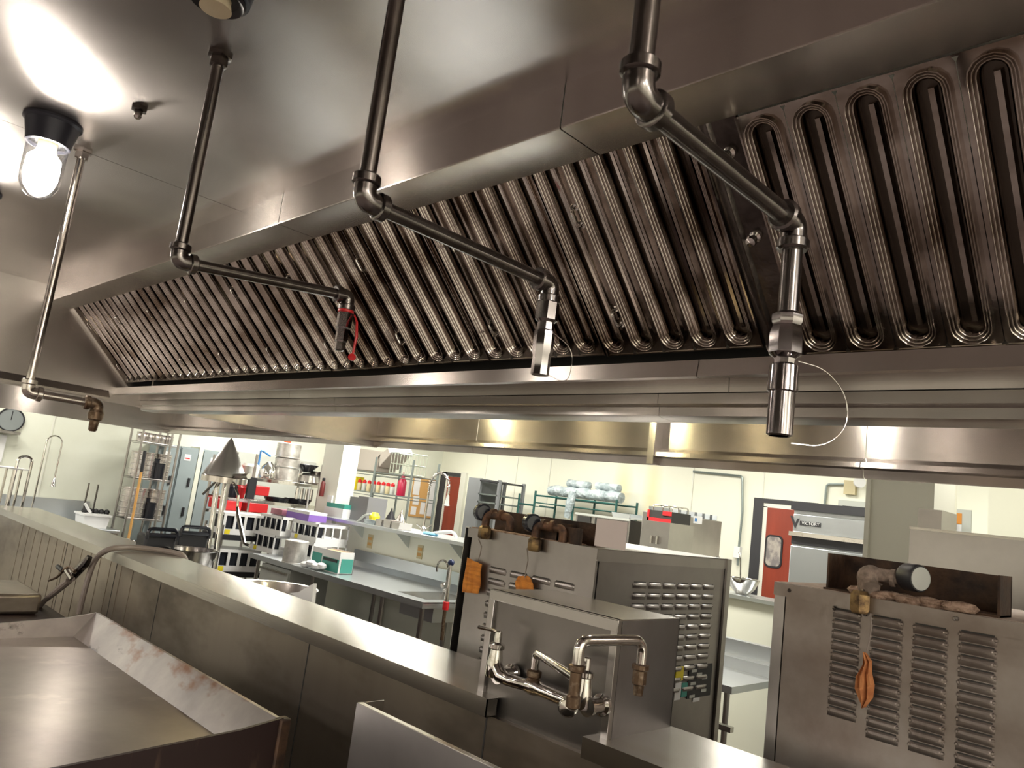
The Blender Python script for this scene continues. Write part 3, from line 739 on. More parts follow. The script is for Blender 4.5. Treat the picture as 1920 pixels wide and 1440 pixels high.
# right cabinet
DX0, DX1, DY0, DY1, DZ = -1.042, .62, 2.25, 2.98, 1.606
t = thing('oven_cabinet', 'dusty right-hand steel oven back with four columns of louvres', 'oven', (-.4, 2.6, .1))
MB().box(DX0+.01, DX1, DY0+.01, DY1, 0, DZ-.005).build('body', 'cabdirty', t)
MB().box(DX0+.035, DX1, DY0, DY0+.01, .12, DZ-.035).build('back_panel', 'cabdirty', t)
MB().box(DX0, DX0+.032, DY0-.002, DY0+.03, .12, DZ-.035).build('corner_post', 'cab', t)
MB().sheet([(DY0-.006, DZ-.038), (DY0-.006, DZ), (DY0+.02, DZ)], DX0-.002, DX1, -.004).build('lid', 'cabdirty', t)
MB().box(DX0, DX1, DY0+.012, DY1, DZ-.004, DZ+.001).build('top_surface', 'cabtop', t)
for px, py in ((1480, 1107), (1564, 1140), (1619, 1108), (1622, 1152), (1790, 1160), (1794, 1160)):
    c_ = P(px, py, y=DY0-.006); MB().ball(c_, .006, 8).build('screw', 'pipe', t)
for (pl, pr, py0, n_) in ((1562, 1615, 1148, 10), (1634, 1694, 1162, 11), (1712, 1778, 1178, 11), (1798, 1870, 1192, 12)):
    m = MB(); xa_, xb_ = P(pl, py0, y=DY0).x, P(pr, py0, y=DY0).x; z_ = P((pl+pr)/2, py0, y=DY0).z
    for r_ in range(n_): louver(m, xa_, xb_, z_-.0293*r_-.002, DY0, 'y', h=.017, out=.013)
    m.build('louvre_column', ['cabdirty', 'gauze'], t)
a0 = P(1582, 1040, y=2.42); a1 = P(1897, 1075, y=2.42)
FX0, FX1, FZ = a0.x, a1.x, a0.z
m = MB().box(FX0, FX1, 2.42, 2.428, DZ, FZ).box(FX0, FX0+.006, 2.30, 2.428, DZ, FZ).box(FX1-.006, FX1, 2.30, 2.428, DZ, FZ+.002).box(FX0, FX1, 2.28, 2.42, DZ, DZ+.006)
m.build('flue_box', 'rust', t)
m = MB(); random.seed(4)
for i in range(60):
    x_ = FX0+.10+(FX1-FX0-.16)*random.random(); m.ball((x_, 2.255+.05*random.random(), DZ+.004+.010*random.random()), .010+.012*random.random(), 8, (1.8, .8, .7))
m.build('grease_dust', 'fuzz', t)['kind'] = 'stuff'
# elbow and solenoid
c_ = P(1635, 1078, y=2.29)
m = MB().tube(bend([c_+Vector((0, -.02, -.05)), c_+Vector((0, -.02, .005)), c_+Vector((.13, .02, .0))], .035, 8), [.027, .030, .033, .035, .035, .033, .030, .026, .020, .018, .018], 18)
for dx in (.05, .08, .11): m.cyl(c_+Vector((dx, -.005+dx*.1, 0)), c_+Vector((dx+.012, -.004+dx*.1, 0)), .024, n=14)
m.build('pipe_elbow', 'dustpipe', t)
m = MB().tube([c_+Vector((0, -.02, -.033)), c_+Vector((0, -.02, -.041))], .0275, 18); m.build('blue_collar', 'blue', t)
c2 = P(1712, 1083, y=2.29)
m = MB().lathe([(.0, -.026), (.034, -.026), (.037, -.02), (.037, .02), (.034, .026), (0, .026)], c2, 24, Vector((.85, -.5, 0))); m.build('solenoid', 'black', t)
m = MB().lathe([(0, 0), (.031, 0), (.031, .002), (0, .002)], c2+Vector((.862, -.507, 0))*.026, 24, Vector((.85, -.5, 0))); m.build('solenoid_cap', 'greyl', t)
m = MB().lathe([(.022, -.105), (.028, -.095), (.028, -.055), (.02, -.045)], c_+Vector((-.006, -.062, 0)), 6); m.build('brass_valve', 'brass', t)
rag('orange_rag', 'crumpled orange-brown rag hanging on a string over the right oven louvres',
    [(1622, 1222), (1620, 1245), (1606, 1268), (1604, 1290), (1612, 1312), (1620, 1327), (1624, 1326), (1638, 1308), (1641, 1285), (1636, 1262), (1636, 1240), (1626, 1224)], .02, DY0-.02, seed=8,
    mt=mat('brown_orange_cloth', (.50, .20, .07), .8, 0, noise=((30, 30, 30), (.32, .10, .03), .4, .7)), string=[(1632, 1150), (1634, 1175), (1630, 1200), (1624, 1224)])

# ================================================================== spray hose on the ledge
t = thing('spray_hose', 'grey hose with spray gun leaning on the splash wall and looping over the ledge', 'hose', (-4.9, 1.65, .7))
m = MB().tube(bend([P(148, 1150, y=1.66), P(160, 1100, y=1.66), P(178, 1045, y=1.70), P(206, 1028, z=1.165), P(245, 1026, z=1.16), P(290, 1030, z=1.16), P(325, 1036, z=1.155), P(345, 1041, z=1.15), P(345, 1041, z=1.15)+Vector((-.05, .12, -.2))], .25, 6), .017, 10); m.build('hose_line', 'hose', t)
m = MB().tube([P(66, 1148, y=1.55), P(85, 1125, y=1.58), P(110, 1105, y=1.60), P(130, 1088, y=1.62)], [.012, .016, .02, .022], 10); m.build('lance', 'hose', t)
m = MB().tube([P(134, 1084, y=1.62), P(150, 1066, y=1.63), P(160, 1056, y=1.64), P(168, 1044, y=1.65)], [.024, .028, .028, .018], 10); m.build('grip', 'pipe', t)
m = MB().tube([P(108, 1062, y=1.58), P(118, 1070, y=1.58)], .014, 8); m.build('trigger', 'black', t)
m = MB().tube(bend([P(92, 1088, y=1.58), P(108, 1082, y=1.58), P(120, 1068, y=1.58), P(130, 1062, y=1.6), P(140, 1072, y=1.6)], .08, 5), .009, 8); m.build('trigger_guard', 'bronze', t)
m = MB().tube([P(125, 1070, y=1.59), P(136, 1086, y=1.60)], .016, 8); m.build('valve_pin', 'chrome', t)

# things on the equipment beyond the griddle
t = thing('range_unit', 'dark equipment body beyond the left end of the griddle', 'appliance', (-4.7, 1.0, .3))
MB().box(-5.6, -3.73, .3, 1.62, .3, .72).build('body', 'burnt', t)
o = MB().box(P(0, 1120, y=1.35).x-.25, P(27, 1120, y=1.35).x, 1.2, 1.5, .72, P(15, 1105, y=1.35).z).build('metal_block', 'panel', bevel=.02); tag(o, 'squat metal block at the left edge beyond the griddle', 'block')
c_ = P(50, 1112, y=1.45)
o = MB().lathe([(.012, -.35), (.012, -.01), (.028, -.008), (.028, .0), (.0, .002)], c_, 14).build('gas_post', 'bronze'); tag(o, 'short upright metal post with flat cap beyond the griddle', 'post')

# ================================================================== sink wall (left)
XS = XL+.012
t = thing('sink_counter', 'stainless sink counter with tall backsplash against the left wall', 'sink', (-9.7, 2.6, .0))
ys0, ys1 = P(0, 930, x=XS).y-1.2, P(168, 940, x=XS).y
yd1 = P(225, 978, x=-9.35).y
MB().box(XS, XS+.02, ys0, ys1, .87, P(120, 936, x=XS).z).build('backsplash', 'table', t)
MB().box(XS, XS+.70, ys0, yd1, .85, .88).build('counter_top', 'table', t, bevel=.004)
MB().box(XS+.05, XS+.65, ys0+.05, ys1-.3, .50, .85).build('basin', 'table', t)
MB().box(XS+.66, XS+.70, yd1-.35, yd1-.02, .60, .85).build('leg_skirt', 'steel', t)
for y_ in (yd1-.05, ys1-.6):
    MB().cyl((XS+.62, y_, 0), (XS+.62, y_, .85), .02).build('leg', 'steel', t)
def gooseneck_sprayer(label, base, topz, r=.011, spring=False, reach=(0, .2, 0), drop=.35):
    base = Vector(base); D = Vector(reach); t_ = thing('pre_rinse_faucet', label, 'faucet', base)
    m_ = MB().tube([base, (base.x, base.y, topz-.15)], r, 10)
    m_.build('riser', 'chrome', t_)
    c = Vector((base.x, base.y, topz-D.length/2))+D/2
    a_ = arc((c.x, c.y, topz-D.length/2), D.length/2, PI, 0, D.normalized(), Vector((0, 0, 1)), 16)
    pth = [Vector((base.x, base.y, topz-.25))]+a_+[a_[-1]+Vector((0, 0, -drop*.5)), a_[-1]+Vector((0, 0, -drop))]
    if spring:
        m_ = MB()
        hp = []
        seg = []
        for i in range(len(pth)-2):
            for k_ in range(6): seg.append(pth[i].lerp(pth[i+1], k_/6))
        up_ = D.normalized().cross(Vector((0, 0, 1)))
        for i, q_ in enumerate(seg):
            d_ = (seg[min(i+1, len(seg)-1)]-seg[max(i-1, 0)]).normalized(); n_ = d_.cross(up_)
            a2 = i*2.4; hp.append(q_+(up_*math.cos(a2)+n_*math.sin(a2))*.016)
        m_.tube(hp, .004, 5)
        m_.build('spring', 'chrome', t_)
    MB().tube(pth, r*.8, 10).build('hose', 'chrome', t_)
    e_ = pth[-1]
    MB().lathe([(.012, .06), (.018, .02), (.024, -.03), (.030, -.045), (.012, -.05)], e_, 12).build('spray_head', 'chrome' if not spring else 'greyl', t_)
    MB().tube([base+Vector((0, -.10, .06)), base+Vector((0, -.02, .02)), base+Vector((0, .02, .02)), base+Vector((0, .10, .06))], .008, 8).build('lever_handles', 'chrome', t_)
    MB().lathe([(.03, -.02), (.03, .02), (.015, .04)], base, 12).build('deck_mount', 'chrome', t_)
b0 = P(60, 950, x=XS+.12); 
gooseneck_sprayer('tall chrome pre-rinse faucet over the sink at the far left', (b0.x, b0.y, .90), P(90, 815, x=XS+.15).z, reach=(0, .16, 0), drop=.45)
# chrome rail rack in front of the sink
t = thing('rail_rack', 'chrome tubular cart frame with rounded top rail at the left edge', 'cart', (-8.7, 1.9, .2))
for dx in (0, .35):
    X_ = -8.9+dx
    ya_, yb_ = P(25, 900, x=X_).y, P(52, 900, x=X_).y
    zt = P(40, 855, x=X_).z
    MB().tube(bend([(X_, ya_, .2), (X_, ya_, zt), (X_, yb_, zt), (X_, yb_, .2)], .08, 6), .014, 10).build('rail', 'chrome', t)
MB().box(-8.95, -8.5, P(0, 880, x=-8.7).y-.3, P(45, 880, x=-8.7).y, P(20, 876, x=-8.7).z-.01, P(20, 876, x=-8.7).z).build('shelf', 'white', t)
MB().box(-8.95, -8.5, P(0, 880, x=-8.7).y-.3, P(45, 880, x=-8.7).y, .9, .91).build('shelf', 'steel', t)
for i in range(3): MB().cyl((-8.6, P(8+i*14, 900, x=-8.6).y, .2), (-8.6, P(8+i*14, 900, x=-8.6).y, P(20, 876, x=-8.7).z), .012, n=8).build('post', 'chrome', t)
# dial on the wall
c_ = P(21, 787, x=XL+.03)
t = thing('wall_clock', 'round dark grey dial clock high on the left wall', 'clock', (XL, c_.y, c_.z-.13))
MB().lathe([(.135, 0), (.135, .03), (.122, .03), (.120, .022)], (XL, c_.y, c_.z), 28, (1, 0, 0)).build('rim', 'black', t)
MB().lathe([(0, .02), (.121, .02), (.121, .023), (0, .023)], (XL, c_.y, c_.z), 28, (1, 0, 0)).build('dial', mat('clock_dial_grey', (.20, .22, .22), .5), t)
MB().box(XL+.024, XL+.027, c_.y-.004, c_.y+.004, c_.z, c_.z+.10).build('hand', 'black', t)
a = RX(XL, 0, 808, 34, 813)
o = MB().box(XL, XL+.12, a[0]-.3, a[1], a[2], a[3]).build('wall_shelf', 'steel'); tag(o, 'narrow steel wall shelf under the clock', 'shelf')
a = RX(XL, 0, 815, 7, 866)
o = MB().box(XL, XL+.03, a[0]-.1, a[1], a[2], a[3]).build('towel_packet', 'white'); tag(o, 'white packet hanging below the clock, at the left edge', 'packet')
# white bin on drainboard
yb1 = P(160, 960, x=-9.42).y; yb2 = P(209, 960, x=-9.42).y
t = thing('white_bin', 'white plastic bin full of utensils on the sink drainboard', 'bin', (-9.6, (yb1+yb2)/2, .88))
MB().prism([(yb1+.02, .88), (yb2-.02, .88), (yb2, 1.02), (yb1, 1.02)], -9.75, -9.42).build('tub', 'white', t)
MB().box(-9.77, -9.40, yb1-.01, yb2+.01, 1.01, 1.03).build('rim', 'white', t)
MB().tube([(-9.5, yb1, 1.14), (-9.5, yb1+.08, 1.04)], .016, 8).build('scoop', 'white', t)
for i, (px, pt) in enumerate(((162, 905), (180, 908))):
    y_ = P(px, 930, x=-9.7).y
    MB().cyl((-9.7, y_, 1.0), (-9.7, y_+.0, P(px, pt, x=-9.7).z), .010, n=8).build('rod', 'pipe', t)
for i in range(5): MB().ball((-9.62, yb1+.05+.06*i, 1.05), .035, 8).build('utensil', 'black', t)

# ---- pot rack with steel pots in front of the lockers
XR = -9.3
yr0, yr1 = max(P(205, 920, x=XR).y, yd1+.04), P(318, 920, x=XR).y
t = thing('wire_rack', 'tall chrome wire rack stacked with steel pots beside the grey lockers', 'rack', (XR-.2, (yr0+yr1)/2, 0))
for x_ in (XR-.38, XR):
    for y_ in (yr0, (yr0+yr1)/2+.12, yr1):
        MB().cyl((x_, y_, 0), (x_, y_, 2.15), .014, n=8).build('post', 'steel', t)
shz = [P(255, yy, x=XR).z for yy in (826, 895, 972)]+[.45]
for z_ in shz:
    m = MB().box(XR-.39, XR+.01, yr0, yr1, z_-.02, z_-.014)
    for i in range(12): m.cyl((XR-.38+i*.034, yr0, z_), (XR-.38+i*.034, yr1, z_), .004, n=5)
    m.build('wire_shelf', 'steel', t)
def pot(loc, r, h, label, mt='potsteel', group=None, lid=False, bands=0, name='stock_pot', cat='pot', flip=False):
    loc = Vector(loc); prof = [(0, 0), (r*.94, 0), (r, r*.06)]
    if bands:
        for i in range(bands):
            z_ = h*(i+.6)/bands; prof += [(r, z_-.012), (r*1.06, z_-.006), (r*1.06, z_+.004), (r, z_+.010)]
    prof += [(r, h-.012), (r*1.05, h-.008), (r*1.05, h), (r*.97, h)]
    if lid: prof += [(r*.9, h+.012), (r*.2, h+.02), (0, h+.02)]
    else: prof += [(r*.95, h-.01), (r*.93, .012), (0, .012)]
    if flip: prof = [(a_, h-b_) for a_, b_ in prof]
    m_ = MB().lathe(prof, loc, 20); o_ = m_.build(name, mt, origin=loc)
    return tag(o_, label, cat, group)
rows = [(0, (.10, .28, .46, .64, .84), .055, .11, 'row of small steel containers on the rack top, near the hood', 1),
        (1, (.14, .40, .82), .085, .30, 'steel pot stack on the upper rack shelf', 5),
        (2, (.12, .34, .80), .10, .34, 'steel pot stack on the middle rack shelf', 5)]
pos_word = {0: ('leftmost', 'second', 'middle', 'fourth', 'rightmost'), 1: ('left', 'middle', 'right'), 2: ('left', 'middle', 'right')}
for si, fr_s, r_, h_, lab, bands in rows:
    for i, f_ in enumerate(fr_s):
        pot((XR-.16, yr0+(yr1-yr0)*f_, shz[si]+.001+.003), r_, h_, '%s, the %s one' % (lab, pos_word[si][i]), bands=bands, group=('pots on the chrome rack' if si else 'containers on the rack top'))
for si, fr_s, lab in ((1, (.58, .70), 'dark pot standing on the upper rack shelf'), (2, (.52, .66), 'dark pot standing on the middle rack shelf')):
    for i, f_ in enumerate(fr_s):
        pot((XR-.15+.05*i, yr0+(yr1-yr0)*f_, shz[si]+.004), .06, .24-.05*i, lab+(', left one', ', right one')[i], mt='blackm', group='dark pots on the chrome rack')
# broom handle
t = thing('broom', 'broom with bright wooden handle leaning before the pot rack', 'broom', P(243, 1000, x=-9.1))
MB().cyl(P(243, 998, x=-9.1)+(P(243, 998, x=-9.1)-P(265, 885, x=-9.15))*((P(243, 998, x=-9.1).z-.03)/(P(265, 885, x=-9.15).z-P(243, 998, x=-9.1).z)), P(265, 885, x=-9.15), .014, n=10).build('handle', 'wood', t)
MB().cyl(P(265, 885, x=-9.15), P(272, 845, x=-9.16), .018, n=10).build('ferrule', 'black', t)

# ---- lockers
XK = -9.72
def locker(l, r, label):
    a_ = RX(XK, l, 850, r, 950)
    t_ = thing('locker', label, 'locker', (XK-.2, (a_[0]+a_[1])/2, 0), 'blue-grey lockers on the left wall')
    zt = P(350, 838, x=XK).z
    MB().box(XL+.01, XK, a_[0], a_[1], 0, zt).build('body', 'greyp', t_)
    d = MB().box(XK, XK+.015, a_[0]+.012, a_[1]-.012, .06, zt-.02).build('door', 'greyp', t_)
    ys = a_[1]-.08
    for z_ in (1.50, 1.13): MB().box(XK+.014, XK+.03, ys, ys+.025, z_-.06, z_+.05).build('latch', 'black', d)
    yc = (a_[0]+a_[1])/2
    MB().box(XK+.015, XK+.018, yc-.06, yc+.02, zt-.17, zt-.09).build('notice', 'white', d)
    MB().box(XK+.018, XK+.019, yc-.05, yc+.01, zt-.15, zt-.135).build('notice_print', 'redp', d)
locker(284, 327, 'blue-grey locker partly hidden behind the pot rack')
locker(328, 363, 'blue-grey locker just right of the pot rack')
locker(371, 419, 'blue-grey locker behind the metal cone')
a = RX(XK, 363, 850, 371, 950)
o = MB().box(XL+.01, XK+.01, a[0], a[1], 0, P(350, 838, x=XK).z+.02).build('filler_strip', 'wallg'); tag(o, 'cream strip between the two lockers', 'strip')
a = RX(XL, 438, 835, 592, 900)
struct(MB().box(XL, XL+.02, a[0], a[1], .1, 1.98).build('trim_20', 'greyl'))
a = RX(XL, 530, 826, 541, 848)
o = MB().box(XL+.02, XL+.05, a[0], a[1], a[2]-.1, a[3]+.1).build('red_sign', mat('orange_red_sign', (.70, .13, .05), .5)); tag(o, 'narrow orange-red sign under the hood skirt above the pot shelf', 'sign')

# ================================================================== column and half wall
t = struct(MB().box(P(595, 930, y=4.87).x, P(630, 930, y=4.87).x, 4.87, P(660, 940, x=P(630, 930, y=4.87).x).y, 0, ZC).build('trim_21', 'column'))
c_ = P(611, 915, y=4.87)
t = thing('fire_extinguisher', 'small dark red fire extinguisher on the white column', 'extinguisher', (c_.x, 4.83, c_.z-.15))
MB().lathe([(.0, -.10), (.026, -.10), (.028, -.09), (.028, .05), (.018, .07), (.012, .08)], (c_.x, 4.825, c_.z), 14).build('cylinder', mat('dark_red_paint', (.15, .02, .02), .3), t)
MB().lathe([(.012, .08), (.018, .08), (.018, .11), (.0, .115)], (c_.x, 4.825, c_.z), 10).build('valve', 'black', t)
struct(MB().box(-7.44, -3.0, 4.90, 5.05, 0, 1.33).build('wall_pass', 'wall'))
t = thing('pass_shelf', 'long stainless shelf on top of the cream half wall', 'shelf', (-5.6, 4.9, 1.31))
MB().sheet([(4.66, 1.32), (4.66, 1.352), (5.25, 1.352), (5.25, 1.32)], -7.42, -3.0, -.003).build('shelf_top', 'table', t)
for x_ in (-6.9, -6.1, -5.3, -4.5):
    MB().prism([(4.90, 1.32), (4.72, 1.32), (4.90, 1.18)], x_, x_+.01).build('bracket', 'table', t)
for i, (l, t_, r_, b_) in enumerate(((690, 1002, 699, 1028), (783, 1022, 793, 1048))):
    a = RY(4.90, l, t_, r_, b_)
    o = thing('outlet_cover', 'beige outlet plate on the half wall, %s one' % ('left' if i == 0 else 'right'), 'outlet', ((a[0]+a[1])/2, 4.897, a[2]))
    MB().box(a[0], a[1], 4.893, 4.90, a[2], a[3]).build('plate', 'beige', o)
    m = MB()
    for f_ in (.3, .7): m.box(a[0]+.01, a[1]-.01, 4.890, 4.893, a[2]+(a[3]-a[2])*f_-.015, a[2]+(a[3]-a[2])*f_+.015)
    m.build('sockets', 'cork', o)

# ---- prep table
t = thing('prep_table', 'long stainless prep table with backsplash in front of the half wall', 'table', (-6.2, 4.4, 0))
TX0, TX1, TY0, TY1, TZ = -7.5, -4.66, 3.97, 4.86, .90
MB().box(TX0, TX1, TY0, TY1, TZ-.006, TZ).build('table_top', 'table', t)
MB().box(TX0, TX1, TY0-.004, TY0, TZ-.045, TZ+.004).box(TX1-.004, TX1, TY0, TY1, TZ-.045, TZ+.004).build('rolled_edge', 'table', t)
MB().prism([(TY1-.06, TZ), (TY1, TZ), (TY1+.02, 1.06), (TY1-.0, 1.06), (TY1-.005, TZ+.05)], -6.95, TX1).build('backsplash', 'table', t)
for x_ in (-7.42, -6.35, P(720, 1130, y=4.05).x, TX1-.07):
    for y_ in (TY0+.06, TY1-.1):
        MB().cyl((x_, y_, 0), (x_, y_, TZ-.04), .02, n=10).build('leg', 'steel', t)
MB().box(TX0+.1, TX1-.1, TY0+.1, TY1-.1, .25, .262).build('undershelf', 'table', t)
MB().box(TX1-.55, TX1-.12, TY0+.22, TY1-.2, .72, TZ-.008).build('sink_basin', 'table', t)
# flat dark sheet laid on the top in place of a basin hollow
MB().box(TX1-.52, TX1-.15, TY0+.15, TY1-.23, TZ, TZ+.0015).build('dark_basin_sheet', 'pipe', t)
a = RY(TY0+.05, 487, 1055, 543, 1095)
o = thing('drawer_cabinet', 'grey drawer unit under the left end of the prep table', 'cabinet', ((a[0]+a[1])/2, TY0+.3, .27))
MB().box(a[0], a[1], TY0+.06, TY0+.5, .27, .83).build('body', 'greyl', o)
d = MB().box(a[0]+.01, a[1]-.01, TY0+.045, TY0+.06, .40, .80).build('drawer', 'greyl', o)
MB().box(a[0]+.03, a[1]-.03, TY0+.02, TY0+.045, .78, .80).build('handle', 'chrome', d)
# faucet + lever on the table end
c_ = P(838, 1088, y=4.72)
t = thing('gooseneck_faucet', 'small chrome gooseneck faucet at the right end of the prep table', 'faucet', (c_.x, 4.72, .9))
MB().lathe([(.03, 0), (.03, .03), (.015, .05)], (c_.x, 4.72, .9), 12).build('base', 'chrome', t)
MB().tube([(c_.x, 4.72, .92), (c_.x, 4.72, 1.10)]+arc((c_.x-.06, 4.70, 1.10), .06, 0, PI, (1, .2, 0), (0, 0, 1), 8)+[(c_.x-.12, 4.69, 1.05)], .010, 10).build('spout', 'chrome', t)
MB().ball((c_.x+.03, 4.66, .95), .03, 10).build('handle', 'chrome', t)
c0, c1 = P(846, 1055, y=4.2), P(835, 1140, y=4.1)
t = thing('ball_lever', 'upright lever with dark blue ball at the prep table end', 'lever', c1-Vector((0, 0, .3)))
MB().tube([c1, c1.lerp(c0, .5), c0], [.02, .016, .010], 10).build('rod', 'chrome', t)
MB().ball(c0, .028, 12).build('ball_knob', mat('navy_plastic', (.01, .02, .08), .3), t)
MB().lathe([(.024, -.03), (.026, 0), (.024, .03)], P(836, 1136, y=4.1), 12).build('red_collar', 'redp', t)
MB().cyl(P(834, 1144, y=4.1), P(828, 1200, y=4.1), .014, n=8).build('drain_pipe', 'bronze', t)

# ---- things on the prep table
def cup_crate(x0, x1, y0, y1, z0, h, label, yel=False, group='white crates of dark cups'):
    t_ = thing('cup_crate', label, 'crate', ((x0+x1)/2, (y0+y1)/2, z0), group)
    MB().box(x0, x1, y0, y1, z0, z0+.05).box(x0, x1, y0, y0+.006, z0+h-.03, z0+h).box(x0, x0+.006, y0, y1, z0+h-.03, z0+h).box(x1-.006, x1, y0, y1, z0+h-.03, z0+h).box(x0, x1, y1-.006, y1, z0+h-.03, z0+h).build('tray', 'white', t_)
    m_ = MB(); n_ = 4
    for i in range(n_+1):
        xx = x0+(x1-x0)*i/n_
        m_.box(xx-.006, xx+.006, y0-.001, y0+.008, z0+.05, z0+h-.03); m_.box(x1-.008, x1+.001, y0+(y1-y0)*i/n_-.008, y0+(y1-y0)*i/n_+.008, z0+.05, z0+h-.03)
    m_.build('slatted_side', 'white', t_)
    for i in range(n_):
        MB().lathe([(.040, 0), (.050, h-.07), (0, h-.07)], (x0+(x1-x0)*(i+.5)/n_, y0+.06, z0+.05), 12).build('cup', 'blackm', t_)
    if yel: MB().box(x0+.08, x0+.14, y0-.004, y0-.001, z0+.005, z0+.048).build('sticker', 'yellow', t_)
    return t_
xc0 = P(470, 1020, y=4.2).x
cup_crate(xc0, xc0+.50, 4.20, 4.5, TZ, .20, 'white cup crate on the prep table, lower left, with yellow sticker', True)
cup_crate(xc0+.08, xc0+.55, 4.22, 4.5, TZ+.20, .20, 'white cup crate, upper left of the stack on the prep table')
cup_crate(xc0+.62, xc0+1.1, 4.30, 4.7, TZ, .20, 'white cup crate on the prep table, lower right behind the steel pot')
cup_crate(xc0+.60, xc0+1.1, 4.32, 4.7, TZ+.20, .19, 'white cup crate with yellow sticker, upper right of the stack', True)
a = RY(4.4, 539, 962, 582, 978)
t = thing('purple_box', 'flat purple and white box on top of the cup crates', 'box', ((a[0]+a[1])/2, 4.45, TZ+.39))
MB().box(a[0], a[1], 4.38, 4.6, TZ+.391, TZ+.46).build('carton', 'purple', t); MB().box(a[0], a[1], 4.38, 4.6, TZ+.46, TZ+.49).build('lid', 'white', t)
a = RY(4.4, 512, 962, 534, 976)
o = MB().box(a[0], a[1], 4.36, 4.55, TZ+.40, TZ+.46).build('pink_box', mat('muted_pink', (.33, .13, .17), .5)); tag(o, 'small muted pink box left of the purple box', 'box')
c_ = P(550, 1040, y=4.06)
pot((c_.x, 4.08, TZ), .115, .22, 'upturned steel pot with wide rim before the cup crates', flip=True, mt='alu')
# teal carton
a = RY(4.12, 585, 1022, 638, 1066)
t = thing('glove_carton', 'white and teal open carton on the prep table', 'carton', ((a[0]+a[1])/2, 4.25, TZ))
bx0, bx1, bz = a[0], a[1], TZ+.20
MB().box(bx0, bx1, 4.12, 4.125, TZ, bz).box(bx0, bx0+.005, 4.125, 4.28, TZ, bz).box(bx1-.005, bx1, 4.125, 4.28, TZ, bz).box(bx0, bx1, 4.275, 4.28, TZ, bz).box(bx0, bx1, 4.125, 4.275, TZ, TZ+.005).build('carton_body', 'white', t)
MB().box(bx0+.004, bx0+.17, 4.116, 4.12, TZ+.01, TZ+.15).build('teal_print', 'teal', t)
MB().box(bx1, bx1+.004, 4.14, 4.27, TZ+.01, TZ+.14).box(bx0+.19, bx1-.006, 4.116, 4.12, TZ+.01, TZ+.13).build('teal_print', 'teal', t)
MB().box(bx0+.10, bx1-.01, 4.13, 4.27, bz-.02, bz-.01).build('cardboard_flap', mat('cardboard', (.55, .34, .19), .8), t)
MB().box(bx0+.21, bx1-.03, 4.112, 4.116, TZ+.10, TZ+.125).build('black_print', 'black', t)
# white cloth
c_ = P(618, 1062, z=TZ+.03); m = MB(); random.seed(11)
for i in range(6): m.ball((c_.x+.05*i-.12, 4.04+.02*(i % 2), TZ+.025+.012*(i % 3)), .045+.012*random.random(), 10, (1.3, .8, .6))
o = m.build('white_cloth', 'paper'); tag(o, 'crumpled white cloth in front of the teal carton', 'cloth')
a = RY(TY0+.3, 630, 1136, 655, 1160)
o = MB().box(a[0], a[1], TY0+.28, TY0+.4, .262, .42).build('white_tub', 'white'); tag(o, 'small white tub under the prep table', 'tub')

# things on the pass shelf
a = RY(4.95, 619, 960, 655, 985)
t = thing('white_carton', 'white and teal carton at the left end of the pass shelf', 'carton', ((a[0]+a[1])/2, 4.95, 1.352))
MB().box(a[0], a[1], 4.85, 5.05, 1.352, 1.352+.10).build('carton_body', 'white', t); MB().box(a[0]+.02, a[1], 4.86, 5.05, 1.452, 1.50).build('teal_print', 'teal', t)
MB().box(a[0]+.03, a[0]+.12, 4.85, 4.9, 1.50, 1.58).build('label_flap', 'paper', t)
a = RY(4.9, 658, 945, 692, 985)
t = thing('grey_appliance', 'grey metal countertop appliance beside the carton on the pass shelf', 'appliance', ((a[0]+a[1])/2, 4.95, 1.352))
MB().box(a[0]+.17, a[1]+.02, 4.85, 5.1, 1.352, 1.62).build('housing', mat('mid_grey', (.20, .20, .21), .4), t)
MB().box(a[0]-.14, a[0]+.10, 4.95, 5.1, 1.352, 1.60).build('housing', mat('mid_grey', (.2, .2, .2), .4), t)
MB().tube(bend([P(655, 982, y=4.8), P(672, 978, y=4.8), P(682, 966, y=4.8), P(696, 964, y=4.8)], .05, 5), .012, 8).build('arm', 'greyl', t)
m = MB().lathe([(0, 0), (.05, 0), (.06, .05), (.03, .09), (0, .09)], P(701, 977, y=4.85), 10); o = m.build('yellow_sponge', 'yellow'); tag(o, 'yellow sponge heap in a glass tray on the pass shelf', 'sponge')
for i, (l, r_, tt, mm, lab) in enumerate(((690, 711, 975, 'bag', 'clear shallow tray under the yellow sponge'), (712, 724, 974, 'potsteel', 'square steel pan on the pass shelf, left one'), (727, 741, 975, 'potsteel', 'square steel pan on the pass shelf, right one'), (742, 758, 980, 'potsteel', 'stack of steel trays on the pass shelf under the cone'))):
    a = RY(4.8, l, tt, r_, 994)
    o = MB().prism([(a[0]+.01, 1.353), (a[1]-.01, 1.353), (a[1], a[3]), (a[0], a[3])], 4.74, 4.9, 'y').build('hotel_pan', mm); tag(o, lab, 'pan')
for px, mm, lab in ((729, 'black', 'black funnel cone on the pass shelf'), (748, 'chrome', 'chrome funnel cone on the pass shelf')):
    c_ = P(px, 975, y=4.95)
    o = MB().lathe([(.085, 0), (.08, .02), (.012, .16), (.006, .19), (0, .19)], (c_.x, 4.97, 1.352), 18).build('funnel', mm); tag(o, lab, 'funnel')
c_ = P(795, 1000, z=1.36); m = MB()
for i in range(4): m.ball((c_.x+.04*i, 4.80, 1.365), .035, 8, (1.2, 1, .5))
o = m.build('blue_cloth', 'bluel'); tag(o, 'light blue cloth on the pass shelf', 'cloth')
o = MB().tube(bend([P(812, 1000, y=4.8), P(835, 997, y=4.8), P(850, 998, y=4.8), P(856, 1008, y=4.8)], .05, 5), .016, 8).build('white_tube', 'white'); tag(o, 'short white tube lying on the pass shelf by the blue cloth', 'tube')
